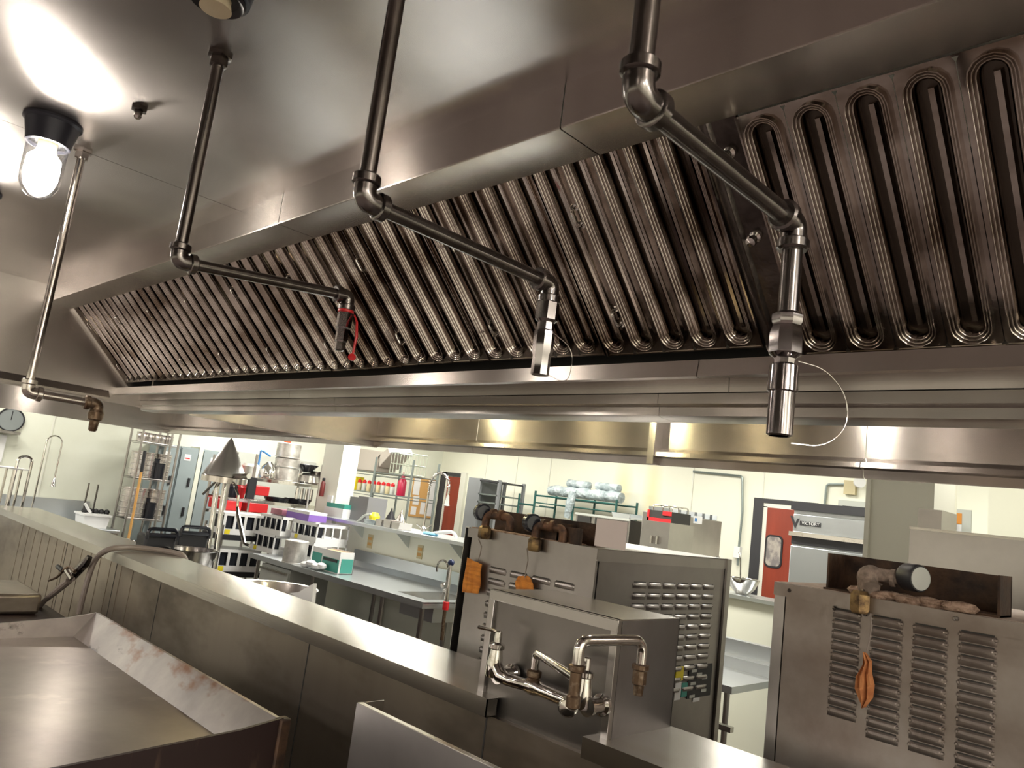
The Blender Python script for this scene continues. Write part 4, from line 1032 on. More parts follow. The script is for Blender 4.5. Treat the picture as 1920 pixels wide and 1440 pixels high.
b0 = P(793, 998, y=5.12)
t = gooseneck_sprayer('coiled spring pre-rinse faucet arching behind the pass shelf', (b0.x, 5.12, 1.36), P(838, 888, y=5.12).z, spring=True, reach=(.31, 0, 0), drop=.12)

# ================================================================== shelving behind the half wall
t = thing('wire_shelving', 'grey wire shelving unit holding red-capped bottles behind the pass shelf', 'shelving', (-8.3, 6.6, 0))
SY = 6.4
sx0, sx1 = P(655, 900, y=SY).x, P(771, 900, y=SY).x
for x_ in (sx0, P(700, 900, y=SY).x, sx1):
    for y_ in (SY, SY+.45): MB().cyl((x_, y_, 0), (x_, y_, P(770, 862, y=SY).z), .016, n=8).build('post', 'greywire', t)
zs = [P(715, 887, y=SY).z, P(715, 926, y=SY).z, .95]
for z_ in zs:
    m = MB()
    for y_ in (SY, SY+.45): m.cyl((sx0, y_, z_), (sx1, y_, z_), .008, n=6).cyl((sx0, y_, z_-.04), (sx1, y_, z_-.04), .005, n=6)
    for i in range(16): m.cyl((sx0, SY+.03*i, z_), (sx1, SY+.03*i, z_), .003, n=5)
    m.build('wire_shelf', 'greywire', t)
c_ = P(697, 868, y=SY+.1)
t = thing('large_tub', 'large taupe plastic tub with white rim on top of the wire shelving', 'tub', (c_.x, SY+.2, zs[0]))
a = RY(SY+.1, 664, 845, 712, 887)
MB().prism([(a[0], zs[0]+.01), (a[1], zs[0]+.01), (a[1]+.10, a[3]), (a[0], a[3]+.03)], SY+.05, SY+.4, 'y').build('tub_body', 'taupe', t, bevel=.02)
MB().prism([(a[1]+.07, zs[0]+.08), (a[1]+.30, a[3]-.02), (a[1]+.22, a[3]+.06), (a[1]+.0, zs[0]+.24)], SY+.05, SY+.4, 'y').build('tilted_lid', 'taupe', t, bevel=.01)
MB().prism([(a[1]+.30, a[3]-.02), (a[1]+.34, a[3]+.0), (a[1]+.16, a[3]+.22), (a[1]+.10, a[3]+.2)], SY+.03, SY+.42, 'y').build('rim', 'white', t)
a = RY(SY+.1, 738, 850, 773, 892)
t = thing('wire_basket', 'tall open wire basket on top of the wire shelving', 'basket', ((a[0]+a[1])/2, SY+.2, zs[0]))
m = MB()
for i in range(7):
    x_ = a[0]+(a[1]-a[0])*i/6
    m.cyl((x_, SY+.05, zs[0]), (x_, SY+.05, a[3]), .005, n=5).cyl((x_, SY+.35, zs[0]), (x_, SY+.35, a[3]), .005, n=5)
for z_ in (zs[0]+.02, (zs[0]+a[3])/2, a[3]):
    m.tube([(a[0], SY+.05, z_), (a[1], SY+.05, z_), (a[1], SY+.35, z_), (a[0], SY+.35, z_)], .006, 6, closed=True)
m.build('wire_cage', mat('pale_wire', (.55, .60, .50), .35, .5), t)
for i in range(8):
    px = 672+i*9
    c_ = P(px, 922, y=SY+.08)
    t = thing('squeeze_bottle', 'clear squeeze bottle with red cap on the wire shelving', 'bottle', (c_.x, SY+.08, zs[1]), 'red-capped bottles on the wire shelving')
    MB().lathe([(0, 0), (.030, 0), (.034, .01), (.034, .10), (.022, .13)], (c_.x, SY+.08, zs[1]), 12).build('bottle_body', 'greyl' if i % 2 else 'beige', t)
    MB().lathe([(.030, .12), (.030, .15), (.012, .165), (0, .17)], (c_.x, SY+.08, zs[1]), 12).build('cap', 'redp', t)
c_ = P(751, 928, y=SY+.08)
t = thing('ketchup_bottle', 'tall deep red squeeze bottle at the right of the bottle row', 'bottle', (c_.x, SY+.08, zs[1]))
MB().lathe([(0, 0), (.055, 0), (.06, .02), (.06, .20), (.03, .25)], (c_.x, SY+.08, zs[1]), 16).build('bottle_body', mat('ketchup_red', (.42, .01, .05), .3), t)
MB().lathe([(.03, .245), (.026, .27), (.008, .33), (0, .33)], (c_.x, SY+.08, zs[1]), 12).build('nozzle', mat('ketchup_red', (.42, .01, .05), .3), t)
o = MB().box(P(656, 925, y=SY+.1).x, P(668, 925, y=SY+.1).x, SY+.06, SY+.2, zs[1], zs[1]+.2).build('yellow_bottle', 'yellow'); tag(o, 'yellow-capped packet left of the red-capped bottles', 'packet')
o = MB().box(P(678, 935, y=SY+.1).x, P(686, 935, y=SY+.1).x, SY+.06, SY+.2, zs[2], zs[2]+.55).build('red_packet', 'redp'); tag(o, 'small red packet standing below the bottle row', 'packet')

# ---- bulletin board (hung on the left wall near the corner)
a = RX(XL, 770, 896, 812, 970)
t = thing('bulletin_board', 'cork bulletin board with white sheets pinned to it', 'notice board', (XL, (a[0]+a[1])/2, a[2]))
MB().box(XL, XL+.02, a[0], a[1], a[2], a[3]).build('cork_panel', 'cork', t)
H_ = a[3]-a[2]; Wd = a[1]-a[0]
for (u0_, u1_, v0_, v1_) in ((.02, .30, .55, .98), (.08, .34, .30, .52), (.05, .28, .05, .25), (.45, .65, .08, .38), (.72, .98, .05, .97)):
    MB().box(XL+.02, XL+.024, a[0]+Wd*u0_, a[0]+Wd*u1_, a[2]+H_*v0_, a[2]+H_*v1_).build('pinned_sheet', 'paper', t)

# ---- doors on the far wall
a = RY(YF, 821, 886, 870, 1010)
struct(MB().box(a[0], a[0]+.16, YF-.03, YF, 0, a[3]).box(a[0], a[1]-.1, YF-.03, YF, a[3]-.06, a[3]).build('trim_22', 'blackfr'))
d = struct(MB().box(a[0]+.2, a[1]-.1, YF-.025, YF, 0, a[3]-.07).build('door_2', 'red'))
struct(MB().box(a[0]+.16, a[0]+.2, YF-.04, YF, 0, a[3]-.07).box(a[1]-.12, a[1], YF-.05, YF, 0, a[3]+.02).build('trim_23', 'column'))
# main red swing door with oval window
x0_ = P(1412, 1000, y=YF).x; x1_ = P(1536, 950, y=YF).x; zt = P(1470, 938, y=YF).z; fw_ = .12
struct(MB().box(x0_, x0_+fw_, YF-.04, YF, 0, zt).box(x1_-.05, x1_, YF-.04, YF, 0, zt).box(x0_+fw_, x1_-.05, YF-.04, YF, zt-.05, zt).build('trim_24', 'blackfr'))
struct(MB().box(x0_+fw_, x0_+fw_+.05, YF-.03, YF, 0, zt-.09).box(x0_+fw_, x1_-.05, YF-.03, YF, zt-.10, zt-.05).build('trim_25', 'column'))
dd = MB().box(x0_+fw_+.05, x1_-.05, YF-.035, YF-.005, 0, zt-.10).build('door_1', 'red', bevel=.004); struct(dd)
wa = RY(YF-.04, 1434, 1003, 1467, 1065); wc = ((wa[0]+wa[1])/2, (wa[2]+wa[3])/2)
def rrect(x0, x1, z0, z1, r, n=5):
    out = []
    for cx, cz, a0 in ((x1-r, z1-r, 0), (x0+r, z1-r, PI/2), (x0+r, z0+r, PI), (x1-r, z0+r, 1.5*PI)):
        for i in range(n+1): out.append((cx+r*math.cos(a0+PI/2*i/n), cz+r*math.sin(a0+PI/2*i/n)))
    return out
MB().prism(rrect(wa[0], wa[1], wa[2], wa[3], .06), YF-.045, YF-.035, 'y').build('window_gasket', 'black', dd)
MB().prism(rrect(wa[0]+.02, wa[1]-.02, wa[2]+.02, wa[3]-.02, .045), YF-.047, YF-.044, 'y').build('window_pane', 'winglass', dd)
# small framed opening right of it
a = RY(YF, 1573, 940, 1640, 962)
struct(MB().box(a[0], a[1], YF-.03, YF, a[2]-.5, a[3]).build('trim_26', 'greyl'))
struct(MB().box(a[0]+.05, a[1], YF-.035, YF-.03, a[2]-.5, a[3]-.06).build('window_1', 'gauze'))
# conduits and light
def conduit(pts, label, r=.014):
    o_ = MB().tube(bend([P(px, py, y=YF-.03) for px, py in pts], .04, 5), r, 8).build('conduit', 'greywire'); tag(o_, label, 'conduit')
conduit([(1300, 884), (1392, 893), (1392, 960), (1385, 1030), (1383, 1060)], 'grey wall conduit left of the red door ending in a box')
conduit([(1543, 975), (1550, 908), (1600, 908)], 'grey conduit right of the dark door frame')
a = RY(YF-.04, 1377, 1025, 1388, 1046)
o = MB().box(a[0], a[1], YF-.06, YF-.002, a[2], a[3]).build('switch_box', 'paper'); tag(o, 'white switch box at the lower end of the conduit', 'box')
c_ = P(1612, 905, y=YF-.1)
t = thing('emergency_light', 'small white wall emergency light under the hood skirt', 'light fitting', (c_.x, YF-.1, c_.z-.06))
MB().box(c_.x-.18, c_.x-.06, YF-.06, YF-.001, c_.z-.13, c_.z+.02).build('housing', 'beige', t)
MB().lathe([(.02, -.05), (.06, .0), (.06, .03), (0, .03)], (c_.x, YF-.12, c_.z), 14, (.6, -.8, .1)).build('lamp_head', 'white', t)

# ---- far open rack (black) left of the ovens
t = thing('black_rack', 'grey metal open rack with dark top rail beside the second door', 'rack', (-8.2, 7.6, 0))
rx0, rx1 = P(898, 930, y=7.6).x, P(934, 930, y=7.6).x
for x_ in (rx0, rx1):
    for y_ in (7.6, 8.1): MB().box(x_-.02, x_+.02, y_-.02, y_+.02, 0, P(905, 897, y=7.6).z).build('post', mat('rack_grey', (.22, .23, .24), .5), t)
for py in (900, 925, 940):
    z_ = P(905, py, y=7.6).z; MB().box(rx0, rx1, 7.58, 8.1, z_-.02, z_).build('shelf', 'blackfr' if py == 900 else 'greywire', t)
a = RY(7.62, 872, 895, 893, 1005)
o = MB().box(a[0], a[1], 7.62, 8.1, 0, a[3]).build('grey_cabinet', mat('rack_grey', (.22, .23, .24), .5)); tag(o, 'narrow dark grey cabinet beside the second red door', 'cabinet')

# ---- wrapped packs on green wire shelf
t = thing('green_wire_shelf', 'dark green wire shelf on the far wall', 'shelf', (-5.9, 7.9, 1.9))
gx0, gx1 = P(1003, 935, y=7.9).x, P(1156, 945, y=7.9).x
gz = P(1080, 937, y=7.9).z
for y_ in (7.9, 8.35):
    for x_ in (gx0, (gx0+gx1)/2, gx1): MB().cyl((x_, y_, 0), (x_, y_, gz+.06), .016, n=8).build('post', 'greenwire', t)
m = MB()
for y_ in (7.9, 8.35): m.cyl((gx0, y_, gz), (gx1, y_, gz), .012, n=6).cyl((gx0, y_, gz-.10), (gx1, y_, gz-.10), .008, n=6)
for i in range(16): m.cyl((gx0, 7.9+.03*i, gz), (gx1, 7.9+.03*i, gz), .004, n=5)
m.build('wire_shelf', 'greenwire', t)
m = MB()
for y_ in (7.9, 8.35): m.cyl((gx0-.3, y_, gz-.14), (gx0, y_, gz-.14), .012, n=6)
for i in range(16): m.cyl((gx0-.3, 7.9+.03*i, gz-.15), (gx0, 7.9+.03*i, gz-.15), .004, n=5)
m.cyl((gx0-.3, 7.9, 0), (gx0-.3, 7.9, gz), .016, n=8)
m.build('lower_wire_shelf', 'greenwire', t)
random.seed(21)
for i in range(5):
    x_ = gx0+.22+(gx1-gx0-.45)*i/4
    m = MB(); m.tube([(x_-.16, 8.1, gz+.085), (x_-.14, 8.1, gz+.09), (x_, 8.12, gz+.10), (x_+.15, 8.1, gz+.09), (x_+.17, 8.1, gz+.085)], [.01, .065, .08, .07, .01], 12)
    if i == 2: m.tube([(x_, 7.88, gz+.10), (x_-.02, 7.86, gz-.05), (x_-.05, 7.86, gz-.25)], [.05, .06, .04], 10)
    o = m.build('wrapped_pack', 'bag'); tag(o, ('clear plastic wrapped pack on the green wire shelf, %s' % ('leftmost', 'second from left', 'middle with hanging film', 'second from right', 'rightmost')[i]), 'pack', 'plastic wrapped packs on the green shelf')
for i in range(2):
    x_ = gx0+.55+i*.5
    o = MB().tube([(x_-.2, 8.15, gz+.22), (x_-.18, 8.15, gz+.22), (x_+.2, 8.13, gz+.21), (x_+.22, 8.13, gz+.21)], [.01, .055, .055, .01], 12).build('wrapped_pack', 'bag'); tag(o, 'clear plastic pack piled on top of the others, %s one' % ('left' if i == 0 else 'right'), 'pack', 'plastic wrapped packs on the green shelf')

# ---- ovens and holding cabinets by the far wall
OY = 6.3
a = RY(OY, 1075, 968, 1178, 1060)
t = thing('range_oven', 'black-fronted steel ovens with trays on top beyond the centre oven', 'oven', ((a[0]+a[1])/2, OY+.3, 0))
MB().box(a[0], a[1], OY, OY+.7, 0, a[3]).build('body', 'steel', t)
for i in range(3):
    xx = a[0]+(a[1]-a[0])*(i/3); MB().box(xx+.03, xx+(a[1]-a[0])/3-.03, OY-.012, OY, a[3]-.42, a[3]-.02).build('oven_door', 'gauze', t)
MB().box(a[0], a[1], OY-.02, OY+.05, a[3]-.012, a[3]+.01).build('top_trim', 'greyl', t)
for i in range(3):
    x_ = a[0]+.5+.22*i
    o = MB().sheet([(x_-.12, a[3]+.06), (x_-.10, a[3]+.012), (x_+.10, a[3]+.012), (x_+.12, a[3]+.06)], OY+.1, OY+.45, -.004, 'y').build('tray', 'table'); tag(o, 'shallow metal tray on top of the far ovens, %s' % ('left', 'middle', 'right')[i], 'tray', 'trays on the far ovens')
a = RY(OY-.4, 1204, 977, 1253, 1060)
t = thing('holding_cabinet', 'low steel cabinet with two small handles under a red and black unit', 'cabinet', ((a[0]+a[1])/2, OY+.3, 0))
MB().box(a[0], a[1], OY-.4, OY, 0, a[3]).build('body', 'steel', t)
for dx in (-.03, .03): MB().box((a[0]+a[1])/2+dx-.008, (a[0]+a[1])/2+dx+.008, OY-.43, OY-.4, a[3]-.20, a[3]-.13).build('handle', 'chrome', t)
b2 = RY(OY-.4, 1211, 957, 1257, 977)
t = thing('toaster_unit', 'red and black countertop unit on the low steel cabinet', 'appliance', ((a[0]+a[1])/2, OY+.3, a[3]))
MB().box(a[0]+.01, a[1]-.01, OY-.37, OY-.05, a[3], b2[3]).build('housing', 'gauze', t)
MB().box(a[0]+.01, a[1]-.01, OY-.38, OY-.37, a[3], a[3]+.03).box(a[0]+.01, a[0]+.03, OY-.38, OY-.37, a[3], b2[3]).box(a[1]-.10, a[1]-.01, OY-.38, OY-.37, a[3]+.06, b2[3]).build('red_trim', 'redp', t)
for i in range(3):
    o = MB().tube(bend([(a[0]+.05+.10*i, OY-.35, b2[3]), (a[0]+.05+.10*i, OY-.35, b2[3]+.05), (a[0]+.05+.10*i, OY-.08, b2[3]+.05), (a[0]+.05+.10*i, OY-.08, b2[3])], .02, 4), .006, 6).build('wire_rack_piece', 'chrome'); tag(o, 'bent wire rack on the red and black unit, %s' % ('left', 'middle', 'right')[i], 'rack', 'wire racks on the red unit')
sx1 = P(1257, 1000, y=OY).x; syb = P(1352, 1000, x=sx1).y; sz = P(1300, 970, x=sx1).z
t = thing('steel_cabinet', 'tall plain stainless cabinet with blue-white label left of the conduit', 'cabinet', (sx1-.2, OY+.5, 0))
MB().box(sx1-.35, sx1, OY+.02, syb, 0, sz).build('body', 'steel', t, bevel=.006)
a = RX(sx1, 1300, 968, 1316, 982)
MB().box(sx1, sx1+.004, a[0], a[1], a[2], a[3]).build('label', 'white', t)
MB().box(sx1+.004, sx1+.006, a[0]+.02, a[0]+.06, a[2]+.02, a[3]-.02).build('label_logo', 'blue', t)
MB().box(sx1, sx1+.02, syb-.06, syb-.02, sz-.45, sz-.36).build('latch', 'black', t)
for i in range(6):
    y_ = OY+.10+.15*i
    o = MB().sheet([(y_-.05, sz+.055), (y_-.045, sz+.003), (y_+.045, sz+.003), (y_+.05, sz+.055)], sx1-.3, sx1-.03, -.003, 'x').build('small_tray', 'table'); tag(o, 'small bright tray on top of the plain stainless cabinet', 'tray', 'small trays on the stainless cabinet')

# ---- refrigerator
RYY = 5.6
a = RY(RYY, 1484, 965, 1640, 1110)
t = thing('refrigerator', 'stainless upright refrigerator with dark name plate beside the red door', 'refrigerator', ((a[0]+a[1])/2, RYY+.4, 0))
zt = P(1550, 962, y=RYY).z
MB().box(a[0], a[1]+.3, RYY, RYY+.8, .15, zt).build('body', 'fridge', t)
MB().box(a[0]-.01, a[1]+.3, RYY-.04, RYY+.8, zt, zt+.06).build('top_cap', 'blackfr', t)
z1 = P(1550, 1012, y=RYY).z; z2 = P(1550, 1028, y=RYY).z
MB().box(a[0]+.01, a[1]+.29, RYY-.03, RYY, z1+.03, zt-.03).build('compressor_panel', 'fridge', t, bevel=.004)
MB().box(a[0], a[1]+.3, RYY-.02, RYY, z2-.0, z1+.02).build('vent_strip', 'blackfr', t)
MB().box(a[0]-.01, a[1]+.3, RYY-.05, RYY-.02, z1, z1+.03).build('upper_trim', 'chrome', t)
d = MB().box(a[0]+.005, a[1]+.29, RYY-.04, RYY, .2, z2-.01).build('door', 'fridge', t, bevel=.006)
MB().box(a[0]-.012, a[0]-.005, RYY+.02, RYY+.12, z2-.28, z2+.05).build('side_notice', 'paper', t)
na = RY(RYY-.03, 1500, 976, 1539, 989)
MB().box(na[0], na[1], RYY-.036, RYY-.03, na[2]+.008, na[3]-.010).build('name_plate', 'blackfr', t)
def text_mesh(txt, size, loc, rot, parent, name, mt):
    cu = bpy.data.curves.new('txt', 'FONT'); cu.body = txt; cu.size = size; cu.extrude = .001; cu.align_x = 'CENTER'; cu.align_y = 'CENTER'
    to = bpy.data.objects.new('txt', cu); COL.objects.link(to)
    dg = bpy.context.evaluated_depsgraph_get(); me = bpy.data.meshes.new_from_object(to.evaluated_get(dg))
    bpy.data.objects.remove(to)
    me.materials.clear(); me.materials.append(M[mt] if isinstance(mt, str) else mt)
    R = Matrix.Rotation(PI/2, 4, 'X') if rot == 'y' else Matrix.Identity(4)
    o_ = parent_origin(parent); me.transform(Matrix.Translation(Vector(loc)-o_) @ R)
    ob = bpy.data.objects.new(name, me); COL.objects.link(ob); ob.parent = parent; return ob
hh = na[3]-na[2]
text_mesh('VICTORY', hh*.62, ((na[0]+na[1])/2+.004, RYY-.037, (na[2]+na[3])/2), 'y', t, 'brand_lettering', 'white')
# crest left of the name: a winged V
lx = na[0]-.03; lz = (na[2]+na[3])/2
MB().prism([(lx-.045, lz+.045), (lx-.028, lz+.045), (lx-.005, lz-.01), (lx+.012, lz+.03), (lx+.024, lz+.03), (lx-.004, lz-.045)], RYY-.036, RYY-.03, 'y').build('brand_crest', 'blackfr', t)

# ---- right column, wall and backguard
cx0, cx1 = P(1624, 960, y=4.6).x, P(1750, 975, y=4.6).x
struct(MB().box(cx0, cx1, 4.6, 5.0, 0, ZC).build('trim_27', 'column'))
struct(MB().box(cx0-.0, cx0+.025, 4.58, 4.6, 0, ZC).build('trim_28', 'column'))
cb0, cb1 = P(1750, 930, y=5.4).x, P(1778, 930, y=5.4).x
struct(MB().box(cb0-.15, cb1, 5.4, 5.6, 0, ZC).build('trim_29', 'wall'))
struct(MB().box(cb1, 4.0, 6.4, 6.6, 0, ZC).build('wall_back_right', 'wall'))
a = RY(6.4, 1774, 955, 1822, 1010)
t = thing('notice_frame', 'grey framed notice half orange half white on the right wall', 'notice', ((a[0]+a[1])/2, 6.37, a[2]))
MB().box(a[0], a[1], 6.38, 6.40, a[2]-.2, a[3]).build('frame', 'greyl', t)
MB().box(a[0]+.02, a[1]-.06, 6.375, 6.38, (a[2]+a[3])/2-.0, a[3]-.03).build('orange_sheet', 'orangesign', t)
MB().box(a[0]+.02, a[1]-.06, 6.375, 6.38, a[2]-.1, (a[2]+a[3])/2-.005).build('white_sheet', 'paper', t)
BY = 3.75
bx0_, bz_ = P(1706, 992, y=BY).x, P(1706, 992, y=BY).z
t = thing('range_backguard', 'tall stainless range backguard behind the right oven', 'backguard', (bx0_+1, BY, .9))
MB().box(bx0_, bx0_+2.4, BY, BY+.03, .9, bz_).build('guard_plate', 'steel', t)
MB().box(bx0_, bx0_+2.4, BY-.01, BY+.04, bz_, bz_+.012).build('guard_rim', 'steelh', t)
a = RY(BY+.35, 1733, 958, 1777, 998)
o = MB().box(a[0], a[1], BY+.25, BY+.5, 0, a[3]).build('steel_duct_box', 'steel'); tag(o, 'small steel box rising behind the backguard against the column', 'box')
MB().box(bx0_, bx0_+2.4, BY-.7, BY, .3, 1.45).build('range_body', 'steel', t)

# ---- counters seen between the ovens
t = thing('service_wall', 'cream half wall with white top between the two ovens', 'half wall', (-3.3, 6.0, 0))
c_ = P(1410, 1120, y=6.0)
MB().box(-3.6, -2.4, 6.0, 6.3, 0, c_.z-.03).build('wall_body', 'wall', t)
MB().box(-3.6, -2.4, 5.95, 6.3, c_.z-.03, c_.z).build('top_board', 'table', t)
z_a, z_b, z_c = P(1405, 1205, y=5.0).z, P(1405, 1240, y=4.85).z, P(1400, 1295, y=4.3).z
t = thing('sink_table', 'stainless sink table seen in the gap between the two ovens', 'table', (-2.8, 4.6, 0))
MB().box(-4.0, -2.2, 4.98, 5.05, z_c, z_a).build('backsplash', 'table', t)
MB().box(-4.0, -2.2, 4.85, 4.98, z_c, z_b).build('ledge_step', 'table', t)
MB().box(-4.0, -2.2, 4.28, 4.98, z_c-.04, z_c).build('table_top', 'table', t)
for x_ in (-3.4, -2.55):
    for y_ in (4.35, 4.9): MB().cyl((x_, y_, 0), (x_, y_, z_c-.04), .02, n=10).build('leg', 'steel', t)
MB().box(-4.0, -2.2, 4.3, 4.34, P(1400, 1378, y=4.3).z-.02, P(1400, 1378, y=4.3).z+.01).build('lower_rail', 'steelh', t)
c_ = P(1390, 1108, y=6.1)
t = thing('mixing_bowl', 'small round steel bowl on the white-topped half wall', 'bowl', (c_.x, 6.1, P(1410, 1120, y=6.0).z))
zz = P(1410, 1120, y=6.0).z
MB().lathe([(0, 0), (.05, 0), (.10, .05), (.135, .13), (.14, .132), (.125, .12), (.09, .055), (0, .01)], (c_.x, 6.12, zz), 24).build('bowl_body', 'chrome', t)
MB().tube(bend([(c_.x-.02, 6.12, zz+.02), (c_.x-.03, 6.1, zz+.30), (c_.x-.05, 6.1, zz+.34)], .03, 4), .006, 8).build('whisk', 'chrome', t)

# ================================================================== far cook line: bins, bowls, cone stand
t = thing('far_counter', 'steel counter on the far side of the ledge', 'counter', (-5.2, 2.6, 0))
MB().box(-7.8, -2.7, 2.16, 2.95, .86, .90).build('counter_top', 'table', t)
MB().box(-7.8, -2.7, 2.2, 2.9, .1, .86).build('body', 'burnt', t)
def loop_bin(l, r, t_, b_, X, label):
    a_ = RX(X, l, t_, r, b_)
    o_ = thing('black_bin', label, 'bin', (X-.08, (a_[0]+a_[1])/2, .9), 'black bins with loop handles')
    zt_ = a_[3]; zm = P((l+r)/2, t_+12, x=X).z
    MB().prism([(a_[0]+.02, .902), (a_[1]-.02, .902), (a_[1], zm), (a_[0], zm)], X-.16, X).build('bin_body', 'black', o_, bevel=.015)
    MB().tube(bend([(X+.01, a_[0]+.01, zm-.03), (X+.01, a_[0]+.01, zt_), (X+.01, a_[1]-.01, zt_), (X+.01, a_[1]-.01, zm-.03)], .05, 6), .013, 8).build('loop_handle', 'blackm', o_)
    MB().tube([(X+.005, a_[0], zm), (X+.005, a_[1], zm)], .016, 8).build('rolled_rim', 'blackm', o_)
loop_bin(270, 332, 992, 1040, -5.5, 'black bin with loop handle, left of the pair beyond the ledge')
loop_bin(333, 392, 988, 1036, -5.75, 'black bin with loop handle, right of the pair beyond the ledge')
def bowl(px, py, Y, r, h, label, mt='potsteel', flip=False, name='steel_bowl'):
    c_ = P(px, py, y=Y); h = h+c_.z-.902; c_.z = .902; prof = [(0, 0), (r*.45, 0), (r*.85, h*.5), (r, h), (r*1.05, h+.002), (r*.97, h-.006), (r*.8, h*.5), (r*.4, .01), (0, .01)]
    if flip: prof = [(a_, h-b_) for a_, b_ in prof]
    o_ = MB().lathe(prof, (c_.x, Y, c_.z), 28).build(name, mt, origin=Vector((c_.x, Y, c_.z))); return tag(o_, label, 'bowl')
bowl(245, 1028, 2.35, .13, .05, 'shallow bright steel bowl left of the black bins', 'chrome')
bowl(216, 1022, 2.5, .10, .06, 'small steel bowl at far left beyond the ledge', 'chrome')
bowl(355, 1062, 2.4, .17, .12, 'dark round steel bowl beside the hose end', 'pipe')
bowl(510, 1130, 2.35, .24, .09, 'wide shallow steel bowl behind the ledge, middle', 'potsteel')
o = MB().prism([(P(545, 1100, y=2.3).x, 1.10), (P(590, 1100, y=2.3).x, 1.08), (P(588, 1094, y=2.3).x, P(588, 1094, y=2.3).z), (P(560, 1108, y=2.3).x, 1.12)], 2.3, 2.32, 'y').build('white_scoop', 'white'); tag(o, 'white plastic scoop leaning at the wide bowl', 'scoop')
for i in range(4):
    c_ = P(370+12*i, 1056-4*i, y=2.5)
    if i < 2:
        o = MB().tube(bend([Vector((c_.x-.02, c_.y, .902)), c_, c_+Vector((.12, .02, .02))], .03, 4), [.016]*6+[.010], 8).build('chrome_utensil', 'chrome'); tag(o, 'short chrome utensil lying behind the hose, %s' % ('left' if i == 0 else 'right'), 'utensil')
m = MB(); random.seed(31)
for i in range(7): m.ball((P(618, 1140, y=4.3).x+.07*i-.2, 4.3+.1*random.random(), .34+.05*random.random()), .09+.03*random.random(), 10, (1, 1, .9))
o = m.build('black_bag', 'black'); tag(o, 'lumpy black bag on the undershelf of the prep table', 'bag')

# cone stand
CYY = 2.75
t = thing('cone_stand', 'chrome pole stand topped by a shiny metal cone strainer', 'stand', P(400, 1075, y=CYY))
c_ = P(421, 890, y=CYY)
MB().lathe([(.165, -.0), (.16, .02), (.008, .30), (0, .305)], P(421, 893, y=CYY), 28).build('cone', mat('polished_cone_metal', (.85, .85, .84), .30, .8), t)
MB().lathe([(.165, 0), (.17, -.006), (.17, -.05), (.13, -.05)], P(421, 893, y=CYY), 28).build('cone_rim', 'pipelight', t)
for (p_, q_, r_) in (((408, 905), (383, 1075), .022), ((422, 905), (398, 1078), .020), ((412, 905), (398, 925), .01)):
    MB().cyl(P(*p_, y=CYY+.05), P(*q_, y=CYY+.05), r_, n=12).build('pole', 'chrome', t)
MB().cyl(P(404, 903, y=CYY), P(381, 926, y=CYY), .010, n=8).build('hook_arm', 'pipe', t)
MB().tube([P(440, 893, y=CYY), P(467, 893, y=CYY)], .022, 8).build('cross_arm', 'chrome', t)
MB().tube([P(445, 950, y=CYY), P(446, 965, y=CYY), P(458, 1020, y=CYY), P(468, 1023, y=CYY)], [.010, .016, .014, .010], 8).build('ladle', 'chrome', t)
MB().tube([P(438, 905, y=CYY), P(447, 930, y=CYY), P(445, 952, y=CYY)], .010, 8).build('ladle_handle', 'chrome', t)

# ================================================================== pot shelf between lockers and column
XP = -8.35
y0_, y1_ = P(425, 930, x=XP).y, P(596, 930, x=XP).y
t = thing('pot_shelf_unit', 'wire shelving crowded with pots and red bins left of the white column', 'shelving', (XP-.25, (y0_+y1_)/2, 0))
zz = [P(545, 904, x=XP).z, P(545, 945, x=XP).z, P(500, 968, x=XP).z, .6]
for x_ in (XP-.5, XP):
    for y_, tp in ((y0_, 870), (P(474, 900, x=XP).y, 860), (y1_, 862)):
        MB().cyl((x_, y_, 0), (x_, y_, P(540, tp, x=XP).z), .016, n=8).build('post', 'steel', t)
for z_ in zz:
    m = MB().box(XP-.003, XP+.003, y0_, y1_, z_-.035, z_).box(XP-.5, XP-.494, y0_, y1_, z_-.035, z_)
    for i in range(15): m.cyl((XP-.5+i*.035, y0_, z_), (XP-.5+i*.035, y1_, z_), .004, n=5)
    m.build('wire_shelf', 'chrome', t)
def on_shelf(px, zi, X=XP-.18): return Vector((X, P(px, 930, x=X).y, zz[zi]+.005))
b_ = on_shelf(528, 0)
st = [('second', .115), ('top', .10)]
pot(b_, .155, .16, 'upturned aluminium pot, bottom of the tall pot stack on the shelf', 'alu', 'tall stack of aluminium pots', flip=True)
pot(b_+Vector((0, 0, .165)), .150, .11, 'upturned aluminium pot, middle of the tall pot stack', 'alu', 'tall stack of aluminium pots', flip=True)
pot(b_+Vector((0, -.01, .28)), .145, .18, 'upturned aluminium pot, top of the tall pot stack', 'alu', 'tall stack of aluminium pots', flip=True)
c_ = on_shelf(572, 0)
o = MB().lathe([(0, 0), (.13, 0), (.15, .02), (.13, .10), (.07, .13), (0, .135)], c_, 20).build('domed_cover', 'potsteel'); tag(o, 'domed steel lid right of the tall pot stack', 'lid')
o = MB().lathe([(0, .14), (.05, .14), (.14, .23), (.135, .235), (.04, .15), (0, .15)], on_shelf(567, 0), 20).build('dark_wok', 'blackm'); tag(o, 'dark shallow wok on the steel lid', 'wok')
o = MB().lathe([(0, -.01), (.02, -.01), (.11, .16), (.105, .165), (0, .01)], on_shelf(588, 0), 16).build('grey_bowl', 'pipe'); tag(o, 'tilted grey bowl next to the column', 'bowl')
c_ = on_shelf(494, 0)
o = MB().lathe([(.10, 0), (.11, .04), (.09, .14), (.03, .20), (0, .21)], c_, 20).build('dome_cover', 'chrome'); tag(o, 'shiny dome cover left of the tall pot stack', 'dome')
